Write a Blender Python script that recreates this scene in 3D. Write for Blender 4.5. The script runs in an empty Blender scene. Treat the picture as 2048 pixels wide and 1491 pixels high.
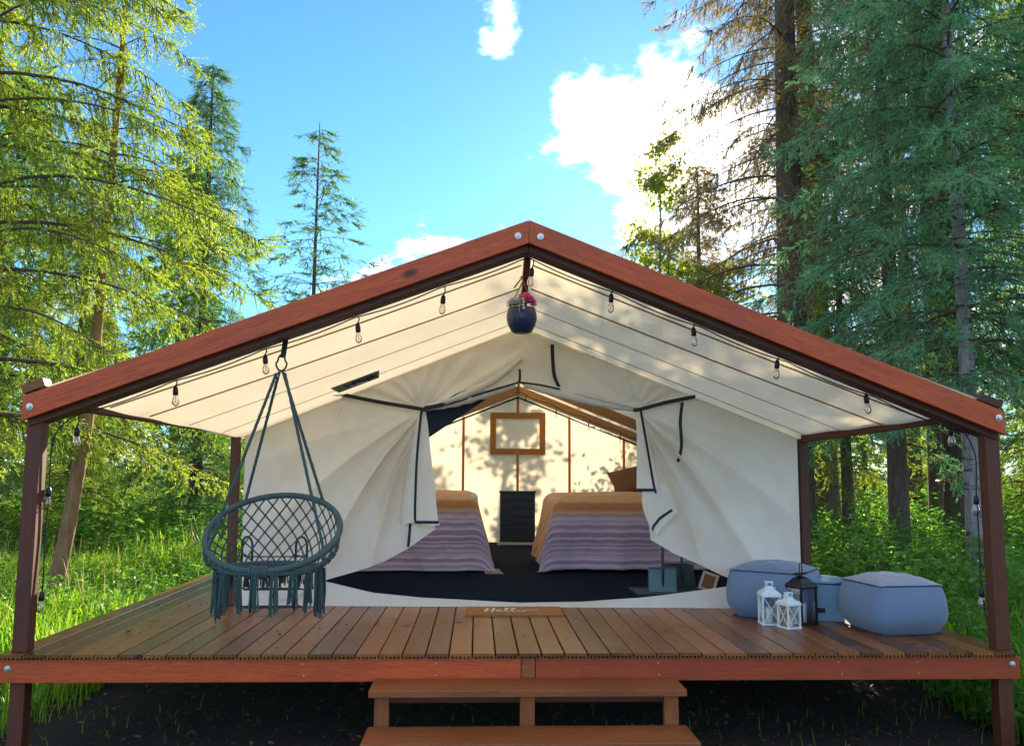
import bpy, math, random
import numpy as np
from mathutils import Vector, Matrix
R = math.radians
S = bpy.context.scene
COL = S.collection
random.seed(7)
rng = np.random.default_rng(7)

# ------------------------------------------------------------------ camera
CAM = (-0.3284, -5.3853, 1.093)          # deck top is z = 0, the ground lies at GZ
GZ = -0.62
YAW, PITCH, ROLL, FPX = 0.0391, 0.1126, 0.0053, 1727.4
fwd = Vector((math.sin(YAW)*math.cos(PITCH), math.cos(YAW)*math.cos(PITCH), math.sin(PITCH)))
rgt = Vector((math.cos(YAW), -math.sin(YAW), 0)); up0 = rgt.cross(fwd)
rgt2 = rgt*math.cos(ROLL)+up0*math.sin(ROLL); up2 = rgt2.cross(fwd)
cd = bpy.data.cameras.new('camera'); cam = bpy.data.objects.new('camera', cd); COL.objects.link(cam)
cam.matrix_world = Matrix(((rgt2.x, up2.x, -fwd.x, CAM[0]), (rgt2.y, up2.y, -fwd.y, CAM[1]), (rgt2.z, up2.z, -fwd.z, CAM[2]), (0, 0, 0, 1)))
cd.sensor_width = 36; cd.lens = FPX/2048*36; cd.clip_start = 0.05; cd.clip_end = 2000
S.camera = cam
S.render.resolution_x, S.render.resolution_y = 1024, 745

# ------------------------------------------------------------------ light
SUN_EL, SUN_AZ = R(18.3), R(14.4)        # azimuth measured from +Y towards +X
sun_dir = Vector((math.sin(SUN_AZ)*math.cos(SUN_EL), math.cos(SUN_AZ)*math.cos(SUN_EL), math.sin(SUN_EL)))
sl = bpy.data.lights.new('sun', 'SUN'); sl.energy = 5.0; sl.angle = R(0.5); sl.color = (1.0, 0.86, 0.66)
so = bpy.data.objects.new('sun', sl); COL.objects.link(so)
so.rotation_euler = sun_dir.to_track_quat('Z', 'Y').to_euler()
so.location = sun_dir*60

def pix_dir(u, v):
    d = fwd + rgt2*((u-1024)/FPX) + up2*((745.5-v)/FPX)
    return d.normalized()

W = bpy.data.worlds.new('World'); S.world = W; W.use_nodes = True
nt = W.node_tree; nt.nodes.clear()
def wn(t, **k):
    n = nt.nodes.new(t)
    for a, b in k.items(): setattr(n, a, b)
    return n
def lk(a, b): nt.links.new(a, b)
out = wn('ShaderNodeOutputWorld'); bg = wn('ShaderNodeBackground')
sky = wn('ShaderNodeTexSky', sky_type='NISHITA', sun_disc=False, sun_elevation=SUN_EL, sun_rotation=SUN_AZ,
         altitude=100, air_density=1.0, dust_density=0.12, ozone_density=3.0)
tc = wn('ShaderNodeTexCoord'); nrm = wn('ShaderNodeVectorMath', operation='NORMALIZE'); lk(tc.outputs['Generated'], nrm.inputs[0])
sep = wn('ShaderNodeSeparateXYZ'); lk(nrm.outputs[0], sep.inputs[0])
zz = wn('ShaderNodeMath', operation='MAXIMUM'); lk(sep.outputs[2], zz.inputs[0]); zz.inputs[1].default_value = 0.0
za = wn('ShaderNodeMath', operation='ADD'); lk(zz.outputs[0], za.inputs[0]); za.inputs[1].default_value = 0.22
comb = wn('ShaderNodeCombineXYZ')
for i in (0, 1):
    dv = wn('ShaderNodeMath', operation='DIVIDE'); lk(sep.outputs[i], dv.inputs[0]); lk(za.outputs[0], dv.inputs[1]); lk(dv.outputs[0], comb.inputs[i])
noi = wn('ShaderNodeTexNoise'); noi.inputs['Scale'].default_value = 3.6; noi.inputs['Detail'].default_value = 9; noi.inputs['Roughness'].default_value = 0.6
noi.inputs['Distortion'].default_value = 0.25
lk(comb.outputs[0], noi.inputs['Vector'])
amp = wn('ShaderNodeMath', operation='MULTIPLY_ADD'); lk(noi.outputs[0], amp.inputs[0]); amp.inputs[1].default_value = 2.0; amp.inputs[2].default_value = -.40  # offset raised: extra cloud out of view, added to light the front faces
n3 = wn('ShaderNodeTexNoise'); n3.inputs['Scale'].default_value = 13; n3.inputs['Detail'].default_value = 6; n3.inputs['Roughness'].default_value = .65; lk(comb.outputs[0], n3.inputs['Vector'])
am3 = wn('ShaderNodeMath', operation='MULTIPLY_ADD'); lk(n3.outputs[0], am3.inputs[0]); am3.inputs[1].default_value = .9; am3.inputs[2].default_value = -.45
ads = wn('ShaderNodeMath', operation='ADD'); lk(amp.outputs[0], ads.inputs[0]); lk(am3.outputs[0], ads.inputs[1])
acc = ads.outputs[0]
def bump(u, v, rad, amp):
    """a cloud that stands in this direction: raises the cloud noise smoothly around it"""
    global acc
    d = pix_dir(u, v)
    dt = wn('ShaderNodeVectorMath', operation='DOT_PRODUCT'); lk(nrm.outputs[0], dt.inputs[0]); dt.inputs[1].default_value = d
    mr = wn('ShaderNodeMapRange', interpolation_type='SMOOTHSTEP'); lk(dt.outputs['Value'], mr.inputs['Value'])
    mr.inputs['From Min'].default_value = math.cos(rad); mr.inputs['From Max'].default_value = 1.0
    mr.inputs['To Min'].default_value = 0; mr.inputs['To Max'].default_value = amp
    ad = wn('ShaderNodeMath', operation='ADD'); lk(acc, ad.inputs[0]); lk(mr.outputs[0], ad.inputs[1]); acc = ad.outputs[0]
bump(1300, 240, 0.12, .29); bump(1390, 350, 0.12, .40); bump(1170, 170, 0.06, .25); bump(830, 520, 0.085, .38); bump(985, 60, 0.045, .19); bump(1350, 90, 0.06, .22); bump(740, 560, .07, .3)
bump(450, 300, .30, -.55); bump(800, 250, .19, -.55); bump(1120, 430, .08, -.4); bump(1180, 30, .10, -.4); bump(1420, 40, .10, -.30)  # keeps the visible sky clear under the raised cloud cover
crp = wn('ShaderNodeMapRange', interpolation_type='SMOOTHSTEP'); lk(acc, crp.inputs['Value'])
crp.inputs['From Min'].default_value = 0.52; crp.inputs['From Max'].default_value = 1.10
gm = wn('ShaderNodeMix', data_type='RGBA'); gm.blend_type = 'MULTIPLY'; gm.inputs[0].default_value = 1.0
lk(sky.outputs[0], gm.inputs[6]); gm.inputs[7].default_value = (0.50, 0.86, 1.12, 1)
cl = wn('ShaderNodeMix', data_type='RGBA'); lk(crp.outputs[0], cl.inputs[0]); lk(gm.outputs[2], cl.inputs[6]); cl.inputs[7].default_value = (20, 19.6, 19, 1)
lk(cl.outputs[2], bg.inputs['Color']); bg.inputs['Strength'].default_value = 0.09
lk(bg.outputs[0], out.inputs[0])

S.view_settings.view_transform = 'Standard'; S.view_settings.look = 'None'
S.view_settings.exposure = 1.45; S.view_settings.gamma = 1.0; S.view_settings.use_curve_mapping = False
S.cycles.max_bounces = 8; S.cycles.diffuse_bounces = 4; S.cycles.transmission_bounces = 8; S.cycles.transparent_max_bounces = 16
S.cycles.use_denoising = True; S.cycles.use_adaptive_sampling = True; S.cycles.adaptive_threshold = .02

# ------------------------------------------------------------------ materials
def mat(name):
    m = bpy.data.materials.new(name); m.use_nodes = True
    t = m.node_tree; b = t.nodes['Principled BSDF']
    return m, t, b, t.nodes['Material Output']
def nd(t, typ, **k):
    n = t.nodes.new(typ)
    for a, b in k.items(): setattr(n, a, b)
    return n
def ramp(t, fac, stops):
    r = nd(t, 'ShaderNodeValToRGB'); e = r.color_ramp.elements
    while len(e) < len(stops): e.new(0.5)
    for el, (p, c) in zip(e, stops): el.position = p; el.color = (*c, 1)
    t.links.new(fac, r.inputs[0]); return r.outputs[0]
def noise(t, vec, scale, detail=4, rough=.5, dist=0):
    n = nd(t, 'ShaderNodeTexNoise'); n.inputs['Scale'].default_value = scale; n.inputs['Detail'].default_value = detail
    n.inputs['Roughness'].default_value = rough; n.inputs['Distortion'].default_value = dist
    if vec is not None: t.links.new(vec, n.inputs['Vector'])
    return n.outputs[0]
def objvec(t, scale=(1, 1, 1), rnd=7.0):
    c = nd(t, 'ShaderNodeTexCoord'); m = nd(t, 'ShaderNodeMapping'); m.inputs['Scale'].default_value = scale
    t.links.new(c.outputs['Object'], m.inputs['Vector'])
    if rnd:
        oi = nd(t, 'ShaderNodeObjectInfo'); mu = nd(t, 'ShaderNodeMath', operation='MULTIPLY'); mu.inputs[1].default_value = rnd*10
        t.links.new(oi.outputs['Random'], mu.inputs[0]); cx = nd(t, 'ShaderNodeCombineXYZ')
        for i in range(3): t.links.new(mu.outputs[0], cx.inputs[i])
        t.links.new(cx.outputs[0], m.inputs['Location'])
    return m.outputs[0]
def bumpn(t, b, h, strength, dist=.01):
    n = nd(t, 'ShaderNodeBump'); n.inputs['Strength'].default_value = strength; n.inputs['Distance'].default_value = dist
    t.links.new(h, n.inputs['Height']); t.links.new(n.outputs[0], b.inputs['Normal'])
def mixc(t, fac, a, b, blend='MIX'):
    m = nd(t, 'ShaderNodeMix', data_type='RGBA'); m.blend_type = blend
    if isinstance(fac, (int, float)): m.inputs[0].default_value = fac
    else: t.links.new(fac, m.inputs[0])
    for i, x in ((6, a), (7, b)):
        if isinstance(x, tuple): m.inputs[i].default_value = (*x, 1)
        else: t.links.new(x, m.inputs[i])
    return m.outputs[2]

def wood(name, dark, light, axis=0, rough=.5, knots=True, var=.35, spec=.5):
    m, t, b, o = mat(name)
    sc = [14, 14, 14]; sc[axis] = .9
    v = objvec(t, tuple(sc))
    g = noise(t, v, 3.0, 6, .65, .6)
    c = ramp(t, g, [(.3, dark), (.7, light)])
    fine = noise(t, v, 16, 3, .6)
    c = mixc(t, .42, c, ramp(t, fine, [(.35, tuple(x*.45 for x in dark)), (.65, light)]))
    if knots:
        sk = [3.2, 3.2, 3.2]; sk[axis] = 1.6
        vo = nd(t, 'ShaderNodeTexVoronoi'); vo.inputs['Scale'].default_value = 1.0; t.links.new(objvec(t, tuple(sk), 3.0), vo.inputs['Vector'])
        kf = ramp(t, vo.outputs['Distance'], [(.05, (1, 1, 1)), (.125, (0, 0, 0))])
        c = mixc(t, kf, c, tuple(x*.22 for x in dark))
    big = noise(t, objvec(t, (1, 1, 1), 5), 1.7, 3)
    c = mixc(t, .5, c, ramp(t, big, [(.3, (.55, .5, .46)), (.7, (1.1, 1.1, 1.1))]), 'MULTIPLY')
    oi = nd(t, 'ShaderNodeObjectInfo')
    c = mixc(t, 1.0, c, ramp(t, oi.outputs['Random'], [(0, (1-var,)*3), (1, (1+var*.4,)*3)]), 'MULTIPLY')
    t.links.new(c, b.inputs['Base Color'])
    rr = nd(t, 'ShaderNodeMapRange'); rr.inputs['To Min'].default_value = rough-.12; rr.inputs['To Max'].default_value = rough+.18
    t.links.new(big, rr.inputs['Value']); t.links.new(rr.outputs[0], b.inputs['Roughness'])
    b.inputs['Specular IOR Level'].default_value = spec
    bumpn(t, b, fine, .25, .004)
    return m
def plain(name, col, rough=.6, metal=0, spec=.5, var=.18, scale=20, bump_s=0.1, sheen=0):
    m, t, b, o = mat(name)
    n = noise(t, objvec(t, (1, 1, 1), 3), scale, 5, .6)
    c = ramp(t, n, [(.25, tuple(x*(1-var) for x in col)), (.75, tuple(min(1, x*(1+var)) for x in col))])
    t.links.new(c, b.inputs['Base Color']); b.inputs['Roughness'].default_value = rough; b.inputs['Metallic'].default_value = metal
    b.inputs['Specular IOR Level'].default_value = spec
    if sheen: b.inputs['Sheen Weight'].default_value = sheen
    if bump_s: bumpn(t, b, n, bump_s, .005)
    return m
def cloth(name, col, trans=.35, tcol=None, weave=420, var=.08, gl=0.0, stain=(.86, .8, .7)):
    """woven cloth that lets part of the light through"""
    m, t, b, o = mat(name); t.nodes.remove(b)
    v = objvec(t, (1, 1, 1), 2)
    n = noise(t, v, 2.3, 6, .62); f = noise(t, v, weave, 2, .5)
    c = ramp(t, n, [(.28, tuple(x*s for x, s in zip(col, stain))), (.62, col)])
    c = mixc(t, .10, c, ramp(t, f, [(.3, (.55, .55, .55)), (.7, (1.2, 1.2, 1.2))]), 'MULTIPLY')
    d = nd(t, 'ShaderNodeBsdfDiffuse'); tr = nd(t, 'ShaderNodeBsdfTranslucent')
    t.links.new(c, d.inputs[0])
    if tcol: t.links.new(mixc(t, 1.0, c, tcol, 'MULTIPLY'), tr.inputs[0])
    else: t.links.new(c, tr.inputs[0])
    bn = nd(t, 'ShaderNodeBump'); bn.inputs['Strength'].default_value = .45; bn.inputs['Distance'].default_value = .003
    wr = noise(t, v, 9, 4, .6); ad = nd(t, 'ShaderNodeMath', operation='MULTIPLY_ADD'); ad.inputs[1].default_value = 6.0
    t.links.new(wr, ad.inputs[0]); t.links.new(f, ad.inputs[2]); t.links.new(ad.outputs[0], bn.inputs['Height']); t.links.new(bn.outputs[0], d.inputs['Normal'])
    mx = nd(t, 'ShaderNodeMixShader'); mx.inputs[0].default_value = trans
    t.links.new(d.outputs[0], mx.inputs[1]); t.links.new(tr.outputs[0], mx.inputs[2]); t.links.new(mx.outputs[0], o.inputs[0])
    return m
def leafmat(name, c1, c2, tc1, tc2, trans=.45, gloss=.06, nscale=1.2, rnd=True):
    m, t, b, o = mat(name); t.nodes.remove(b)
    v = objvec(t, (1, 1, 1), 2); n = noise(t, v, nscale, 3, .6)
    g = nd(t, 'ShaderNodeNewGeometry')
    ad = nd(t, 'ShaderNodeMath', operation='MULTIPLY_ADD'); ad.inputs[1].default_value = .45 if rnd else 0
    t.links.new(g.outputs['Random Per Island'], ad.inputs[0])
    sb = nd(t, 'ShaderNodeMath', operation='SUBTRACT'); t.links.new(n, sb.inputs[0]); sb.inputs[1].default_value = .22 if rnd else 0
    t.links.new(sb.outputs[0], ad.inputs[2])
    d = nd(t, 'ShaderNodeBsdfDiffuse'); tr = nd(t, 'ShaderNodeBsdfTranslucent'); gl = nd(t, 'ShaderNodeBsdfGlossy'); gl.inputs['Roughness'].default_value = .4
    t.links.new(ramp(t, ad.outputs[0], [(.25, c1), (.75, c2)]), d.inputs[0])
    t.links.new(ramp(t, ad.outputs[0], [(.25, tc1), (.75, tc2)]), tr.inputs[0])
    mx = nd(t, 'ShaderNodeMixShader'); mx.inputs[0].default_value = trans
    t.links.new(d.outputs[0], mx.inputs[1]); t.links.new(tr.outputs[0], mx.inputs[2])
    m2 = nd(t, 'ShaderNodeMixShader'); m2.inputs[0].default_value = gloss
    t.links.new(mx.outputs[0], m2.inputs[1]); t.links.new(gl.outputs[0], m2.inputs[2]); t.links.new(m2.outputs[0], o.inputs[0])
    return m
def bark(name, c1, c2, band=False):
    m, t, b, o = mat(name)
    v = objvec(t, (1, 1, .22), 3); n = noise(t, v, 22, 6, .7, .4)
    c = ramp(t, n, [(.3, c1), (.7, c2)])
    if band:
        v2 = objvec(t, (2, 2, 9), 3); n2 = noise(t, v2, 1.4, 4, .6)
        c = mixc(t, ramp(t, n2, [(.52, (0, 0, 0)), (.62, (1, 1, 1))]), c, tuple(x*.25 for x in c1))
    t.links.new(c, b.inputs['Base Color']); b.inputs['Roughness'].default_value = .9
    bumpn(t, b, n, .6, .02); return m
def thinglass(name, tint=(1, 1, 1), gl=.12):
    m, t, b, o = mat(name); t.nodes.remove(b)
    tr = nd(t, 'ShaderNodeBsdfTransparent'); tr.inputs[0].default_value = (*tint, 1)
    g = nd(t, 'ShaderNodeBsdfGlossy'); g.inputs['Roughness'].default_value = .03
    fr = nd(t, 'ShaderNodeFresnel'); fr.inputs[0].default_value = 1.5
    ad = nd(t, 'ShaderNodeMath', operation='ADD'); ad.inputs[1].default_value = gl; t.links.new(fr.outputs[0], ad.inputs[0])
    mx = nd(t, 'ShaderNodeMixShader'); t.links.new(ad.outputs[0], mx.inputs[0])
    t.links.new(tr.outputs[0], mx.inputs[1]); t.links.new(g.outputs[0], mx.inputs[2]); t.links.new(mx.outputs[0], o.inputs[0])
    return m

M = {}
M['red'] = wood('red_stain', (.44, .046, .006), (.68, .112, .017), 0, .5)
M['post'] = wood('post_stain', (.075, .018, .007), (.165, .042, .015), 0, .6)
M['deck'] = wood('deck_wood', (.15, .046, .008), (.38, .135, .026), 1, .28, var=.5)
M['step'] = wood('step_wood', (.27, .060, .012), (.47, .14, .03), 0, .5)
M['steel'] = plain('galvanised', (.55, .56, .58), .35, .9)
M['canvas'] = cloth('canvas', (.90, .88, .83), .36, (1, .89, .70), stain=(.92, .89, .84))
M['canvas_roof'] = cloth('roof_canvas', (.90, .87, .79), .46, (1, .90, .70), stain=(.93, .9, .85))
M['seam'] = cloth('canvas_seam', (.50, .37, .22), .25, (1, .8, .55))  # brown put in for doubled canvas letting less light through
M['hem'] = cloth('window_hem', (.62, .33, .12), .4, (1, .75, .45))
M['black'] = plain('black_webbing', (.012, .013, .02), .75)
M['blackmetal'] = plain('black_metal', (.015, .016, .02), .4, .3)
M['bluecanvas'] = plain('navy_lining', (.010, .016, .032), .9)
M['rope'] = plain('chair_rope', (.052, .088, .085), .85, var=.35, scale=60, bump_s=.3)
M['rope2'] = plain('jute', (.36, .24, .12), .9, scale=80)
M['carpet'] = plain('carpet', (.004, .011, .028), .95, spec=.05, scale=150, bump_s=.5, var=.4)
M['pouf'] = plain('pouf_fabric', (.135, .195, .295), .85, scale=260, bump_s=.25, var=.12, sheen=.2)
M['pouftop'] = plain('pouf_top_fabric', (.27, .29, .36), .85, scale=260, bump_s=.25, var=.12, sheen=.2)  # paler pouf colour with the sunlight on its top put in
M['piping'] = plain('piping', (.03, .05, .09), .8)
M['cube'] = plain('cube_fabric', (.17, .27, .38), .9, scale=200, bump_s=.25)
M['white'] = plain('white_paint', (.62, .70, .74), .5, scale=40, var=.12)
M['candle'] = plain('candle_wax', (.82, .80, .74), .5)
M['glass'] = thinglass('lantern_glass')
M['bulb'] = thinglass('bulb_glass', (1, .97, .92), .10)
M['pot'] = plain('pot_glaze', (.016, .026, .075), .38, spec=.5)
M['soil'] = plain('potting_soil', (.05, .035, .025), .95)
M['pink'] = leafmat('pink_petal', (.90, .10, .42), (.95, .42, .68), (.9, .15, .5), (.95, .45, .7), .35)
M['palepetal'] = leafmat('pale_petal', (.66, .70, .80), (.85, .86, .90), (.7, .7, .75), (.85, .85, .85), .35)
M['mat'] = plain('coir', (.33, .135, .04), .95, scale=180, bump_s=.6, var=.35)
M['mattext'] = plain('mat_lettering', (.75, .72, .65), .9, scale=120)
M['dresser'] = plain('dresser_paint', (.012, .018, .034), .45)
M['bin'] = plain('bin_plastic', (.075, .16, .20), .45)
M['bindark'] = plain('bin_plastic_dark', (.025, .05, .065), .45)
M['pillow'] = plain('pillow_cloth', (.22, .10, .05), .9, scale=120)
M['sheet'] = plain('mattress_cloth', (.5, .45, .4), .9)
M['filament'] = plain('filament', (.7, .4, .12), .4)
M['rib'] = plain('pink_tape', (.85, .05, .22), .5)
M['logbark'] = bark('log_bark', (.08, .05, .03), (.2, .13, .08))
M['logend'] = plain('log_end', (.55, .40, .24), .8, scale=30)
M['bark'] = bark('spruce_bark', (.05, .035, .025), (.16, .115, .085))
M['barklight'] = bark('young_bark', (.20, .095, .045), (.42, .24, .12))
M['barkgrey'] = bark('grey_bark', (.14, .12, .12), (.34, .31, .30), True)
M['twig'] = bark('twig_bark', (.07, .045, .03), (.15, .10, .065))
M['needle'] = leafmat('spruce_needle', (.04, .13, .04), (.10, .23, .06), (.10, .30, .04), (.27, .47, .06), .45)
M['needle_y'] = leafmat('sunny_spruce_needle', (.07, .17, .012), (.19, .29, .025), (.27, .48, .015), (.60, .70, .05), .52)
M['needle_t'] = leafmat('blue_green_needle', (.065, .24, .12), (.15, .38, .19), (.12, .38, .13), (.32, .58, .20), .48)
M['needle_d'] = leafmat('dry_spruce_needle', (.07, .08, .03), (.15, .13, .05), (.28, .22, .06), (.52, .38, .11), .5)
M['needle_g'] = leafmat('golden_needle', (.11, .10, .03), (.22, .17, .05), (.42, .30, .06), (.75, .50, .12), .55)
M['leaf'] = leafmat('birch_leaf', (.07, .16, .02), (.16, .22, .03), (.32, .46, .03), (.62, .58, .07), .6)
M['grass'] = leafmat('grass_blade', (.055, .19, .012), (.16, .30, .02), (.18, .50, .015), (.55, .76, .04), .56, gloss=.03, nscale=.6)
M['weed'] = leafmat('weed_leaf', (.035, .14, .02), (.08, .23, .035), (.11, .36, .03), (.28, .54, .06), .48, gloss=.04, nscale=.8)
M['drygrass'] = leafmat('dry_grass', (.3, .25, .1), (.45, .38, .18), (.45, .36, .12), (.6, .5, .2), .45)
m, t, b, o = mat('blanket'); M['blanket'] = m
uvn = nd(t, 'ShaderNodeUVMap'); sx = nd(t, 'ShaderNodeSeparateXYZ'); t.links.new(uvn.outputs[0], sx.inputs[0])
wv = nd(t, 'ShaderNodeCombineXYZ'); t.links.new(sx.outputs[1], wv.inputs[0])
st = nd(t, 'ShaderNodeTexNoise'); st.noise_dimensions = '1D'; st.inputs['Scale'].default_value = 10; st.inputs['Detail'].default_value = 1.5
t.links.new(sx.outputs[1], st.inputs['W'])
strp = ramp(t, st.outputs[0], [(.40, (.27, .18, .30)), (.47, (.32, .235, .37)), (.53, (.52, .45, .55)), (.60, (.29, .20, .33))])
backlit_top = ramp(t, st.outputs[0], [(.42, (.44, .19, .08)), (.55, (.58, .32, .15))])  # warm backlight through the canvas, put into the blanket's upper colour
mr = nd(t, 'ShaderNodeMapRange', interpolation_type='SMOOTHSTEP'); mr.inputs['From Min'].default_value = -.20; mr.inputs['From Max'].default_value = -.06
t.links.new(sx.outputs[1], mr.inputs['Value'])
t.links.new(mixc(t, mr.outputs[0], strp, backlit_top), b.inputs['Base Color']); b.inputs['Roughness'].default_value = .95; b.inputs['Sheen Weight'].default_value = .2
bumpn(t, b, noise(t, objvec(t), 140, 3), .35, .004)
m, t, b, o = mat('forest_floor'); M['ground'] = m
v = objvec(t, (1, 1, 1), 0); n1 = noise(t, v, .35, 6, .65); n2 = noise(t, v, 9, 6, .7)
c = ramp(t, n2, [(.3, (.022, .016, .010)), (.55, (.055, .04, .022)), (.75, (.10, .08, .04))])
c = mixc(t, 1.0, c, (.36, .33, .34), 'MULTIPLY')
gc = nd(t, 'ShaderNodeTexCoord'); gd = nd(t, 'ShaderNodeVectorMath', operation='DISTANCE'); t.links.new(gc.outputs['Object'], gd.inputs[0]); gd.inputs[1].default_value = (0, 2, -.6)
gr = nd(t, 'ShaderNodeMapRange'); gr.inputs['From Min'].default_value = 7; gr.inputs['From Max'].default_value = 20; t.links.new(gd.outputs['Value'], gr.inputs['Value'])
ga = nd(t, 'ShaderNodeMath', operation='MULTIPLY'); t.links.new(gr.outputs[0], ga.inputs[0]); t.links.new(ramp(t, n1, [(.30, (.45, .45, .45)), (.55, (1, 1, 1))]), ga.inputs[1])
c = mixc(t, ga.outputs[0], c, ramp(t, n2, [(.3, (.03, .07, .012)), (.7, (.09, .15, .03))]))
t.links.new(c, b.inputs['Base Color']); b.inputs['Roughness'].default_value = .95; bumpn(t, b, n2, .8, .05)

# ------------------------------------------------------------------ helpers
def tag(o, label=None, cat=None, group=None, kind=None):
    if label: o['label'] = label
    if cat: o['category'] = cat
    if group: o['group'] = group
    if kind: o['kind'] = kind
    return o
def thing(name, loc, label, cat, group=None, rz=0):
    o = bpy.data.objects.new(name, None); COL.objects.link(o); o.location = loc; o.rotation_euler = (0, 0, rz); o.empty_display_size = .1
    return tag(o, label, cat, group)
def link(name, me, m, parent=None, loc=None, smooth=False):
    o = bpy.data.objects.new(name, me); COL.objects.link(o)
    if m is not None and not me.materials: me.materials.append(m)
    if parent is not None: o.parent = parent
    if loc is not None: o.location = loc
    if smooth: me.polygons.foreach_set('use_smooth', [True]*len(me.polygons))
    return o
class MB:
    def __init__(s, org=(0, 0, 0)): s.v = []; s.f = []; s.org = Vector(org)
    def add(s, vs, fs):
        k = len(s.v); s.v += [tuple(Vector(p)-s.org) for p in vs]; s.f += [tuple(i+k for i in f) for f in fs]
    def box(s, a, b):
        x0, y0, z0 = a; x1, y1, z1 = b
        s.add([(x0, y0, z0), (x1, y0, z0), (x1, y1, z0), (x0, y1, z0), (x0, y0, z1), (x1, y0, z1), (x1, y1, z1), (x0, y1, z1)],
              [(3, 2, 1, 0), (4, 5, 6, 7), (0, 1, 5, 4), (1, 2, 6, 5), (2, 3, 7, 6), (3, 0, 4, 7)])
    def tube(s, pts, r, n=6, closed=False, cap=True):
        pts = [Vector(p) for p in pts]; k = len(pts)
        rr = r if hasattr(r, '__len__') else [r]*k
        vs = []; ref = None
        for i, p in enumerate(pts):
            a = pts[(i-1) % k] if (closed or i > 0) else p; c = pts[(i+1) % k] if (closed or i < k-1) else p
            d = (c-a).normalized()
            if ref is None or abs(ref.dot(d)) > .98: ref = Vector((0, 0, 1)) if abs(d.z) < .9 else Vector((1, 0, 0))
            x = (ref-d*ref.dot(d)).normalized(); y = d.cross(x); ref = x
            for j in range(n):
                q = 2*math.pi*j/n; vs.append(p+(x*math.cos(q)+y*math.sin(q))*rr[i])
        fs = []
        for i in range(k if closed else k-1):
            for j in range(n):
                a = i*n+j; b2 = i*n+(j+1) % n; c = ((i+1) % k)*n+(j+1) % n; d = ((i+1) % k)*n+j
                fs.append((a, b2, c, d))
        if cap and not closed: fs += [tuple(range(n))[::-1], tuple((k-1)*n+j for j in range(n))]
        s.add(vs, fs)
    def lathe(s, prof, c, n=20):
        c = Vector(c); vs = []; fs = []
        for r, z in prof:
            for j in range(n):
                q = 2*math.pi*j/n; vs.append(c+Vector((r*math.cos(q), r*math.sin(q), z)))
        for i in range(len(prof)-1):
            for j in range(n):
                fs.append((i*n+j, i*n+(j+1) % n, (i+1)*n+(j+1) % n, (i+1)*n+j))
        fs.append(tuple(range(n))[::-1]); fs.append(tuple((len(prof)-1)*n+j for j in range(n)))
        s.add(vs, fs)
    def grid(s, fn, nu, nv):
        vs = [fn(i/nu, j/nv) for j in range(nv+1) for i in range(nu+1)]
        fs = [(j*(nu+1)+i, j*(nu+1)+i+1, (j+1)*(nu+1)+i+1, (j+1)*(nu+1)+i) for j in range(nv) for i in range(nu)]
        s.add(vs, fs)
    def ribbon(s, pts, w, side, th=0.0):
        """a flat strip of width w along pts; side is its width direction"""
        side = Vector(side).normalized(); vs = []
        for p in pts: vs += [Vector(p)-side*w/2, Vector(p)+side*w/2]
        fs = [(2*i, 2*i+1, 2*i+3, 2*i+2) for i in range(len(pts)-1)]
        s.add(vs, fs)
    def mesh(s, name): 
        me = bpy.data.meshes.new(name); me.from_pydata(s.v, [], s.f); me.update(); return me
    def build(s, name, m, parent=None, smooth=False, bevel=0, solid=0, loc=None):
        o = link(name, s.mesh(name), m, parent, loc, smooth)
        if solid: q = o.modifiers.new('solid', 'SOLIDIFY'); q.thickness = solid; q.offset = 0
        if bevel: q = o.modifiers.new('bevel', 'BEVEL'); q.width = bevel; q.segments = 2; q.limit_method = 'ANGLE'
        return o
def beam(name, A, B, w, h, m, parent, upv=(0, 0, 1), bevel=.004, endcut=None):
    """a timber from A to B (world), w wide and h high, its grain along local X"""
    A = Vector(A); B = Vector(B); d = B-A; L = d.length; x = d/L
    y = Vector(upv).cross(x).normalized(); z = x.cross(y)
    mb = MB(); mb.box((0, -w/2, -h/2), (L, w/2, h/2))
    if endcut:   # shift the ends' top/bottom corners along X: ((bottom0, top0), (bottom1, top1))
        for i, (p0, p1) in enumerate(zip(mb.v, mb.v)):
            e = 0 if p0[0] < L/2 else 1; k = 0 if p0[2] < 0 else 1
            mb.v[i] = (p0[0]+endcut[e][k], p0[1], p0[2])
    o = mb.build(name, m, parent, bevel=bevel)
    base = parent.location if parent else Vector((0, 0, 0))
    o.matrix_basis = Matrix.Translation(A-base) @ Matrix((x, y, z)).transposed().to_4x4()
    return o
def bolt(p, parent, r=.018, axis='Y'):
    mb = MB(parent.location)
    prof = [(r, 0), (r, .004), (r*.55, .005), (r*.55, .012), (r*.4, .014)]
    n = 14; vs = []; fs = []
    for rr, h in prof:
        for j in range(n):
            q = 2*math.pi*j/n; vs.append((p[0]+rr*math.cos(q), p[1]-h, p[2]+rr*math.sin(q)))
    for i in range(len(prof)-1):
        for j in range(n): fs.append((i*n+j, i*n+(j+1) % n, (i+1)*n+(j+1) % n, (i+1)*n+j))
    fs.append(tuple((len(prof)-1)*n+j for j in range(n)))
    mb.add(vs, fs); return mb.build('bolt', M['steel'], parent)
def fastmesh(name, V, F):
    """triangles from arrays"""
    me = bpy.data.meshes.new(name); V = np.asarray(V, np.float32).reshape(-1, 3); F = np.asarray(F, np.int32).reshape(-1, 3)
    me.vertices.add(len(V)); me.vertices.foreach_set('co', V.ravel())
    me.loops.add(len(F)*3); me.loops.foreach_set('vertex_index', F.ravel())
    me.polygons.add(len(F)); me.polygons.foreach_set('loop_start', np.arange(0, len(F)*3, 3, dtype=np.int32))
    me.polygons.foreach_set('loop_total', np.full(len(F), 3, np.int32))
    me.update(calc_edges=True); return me
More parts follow.
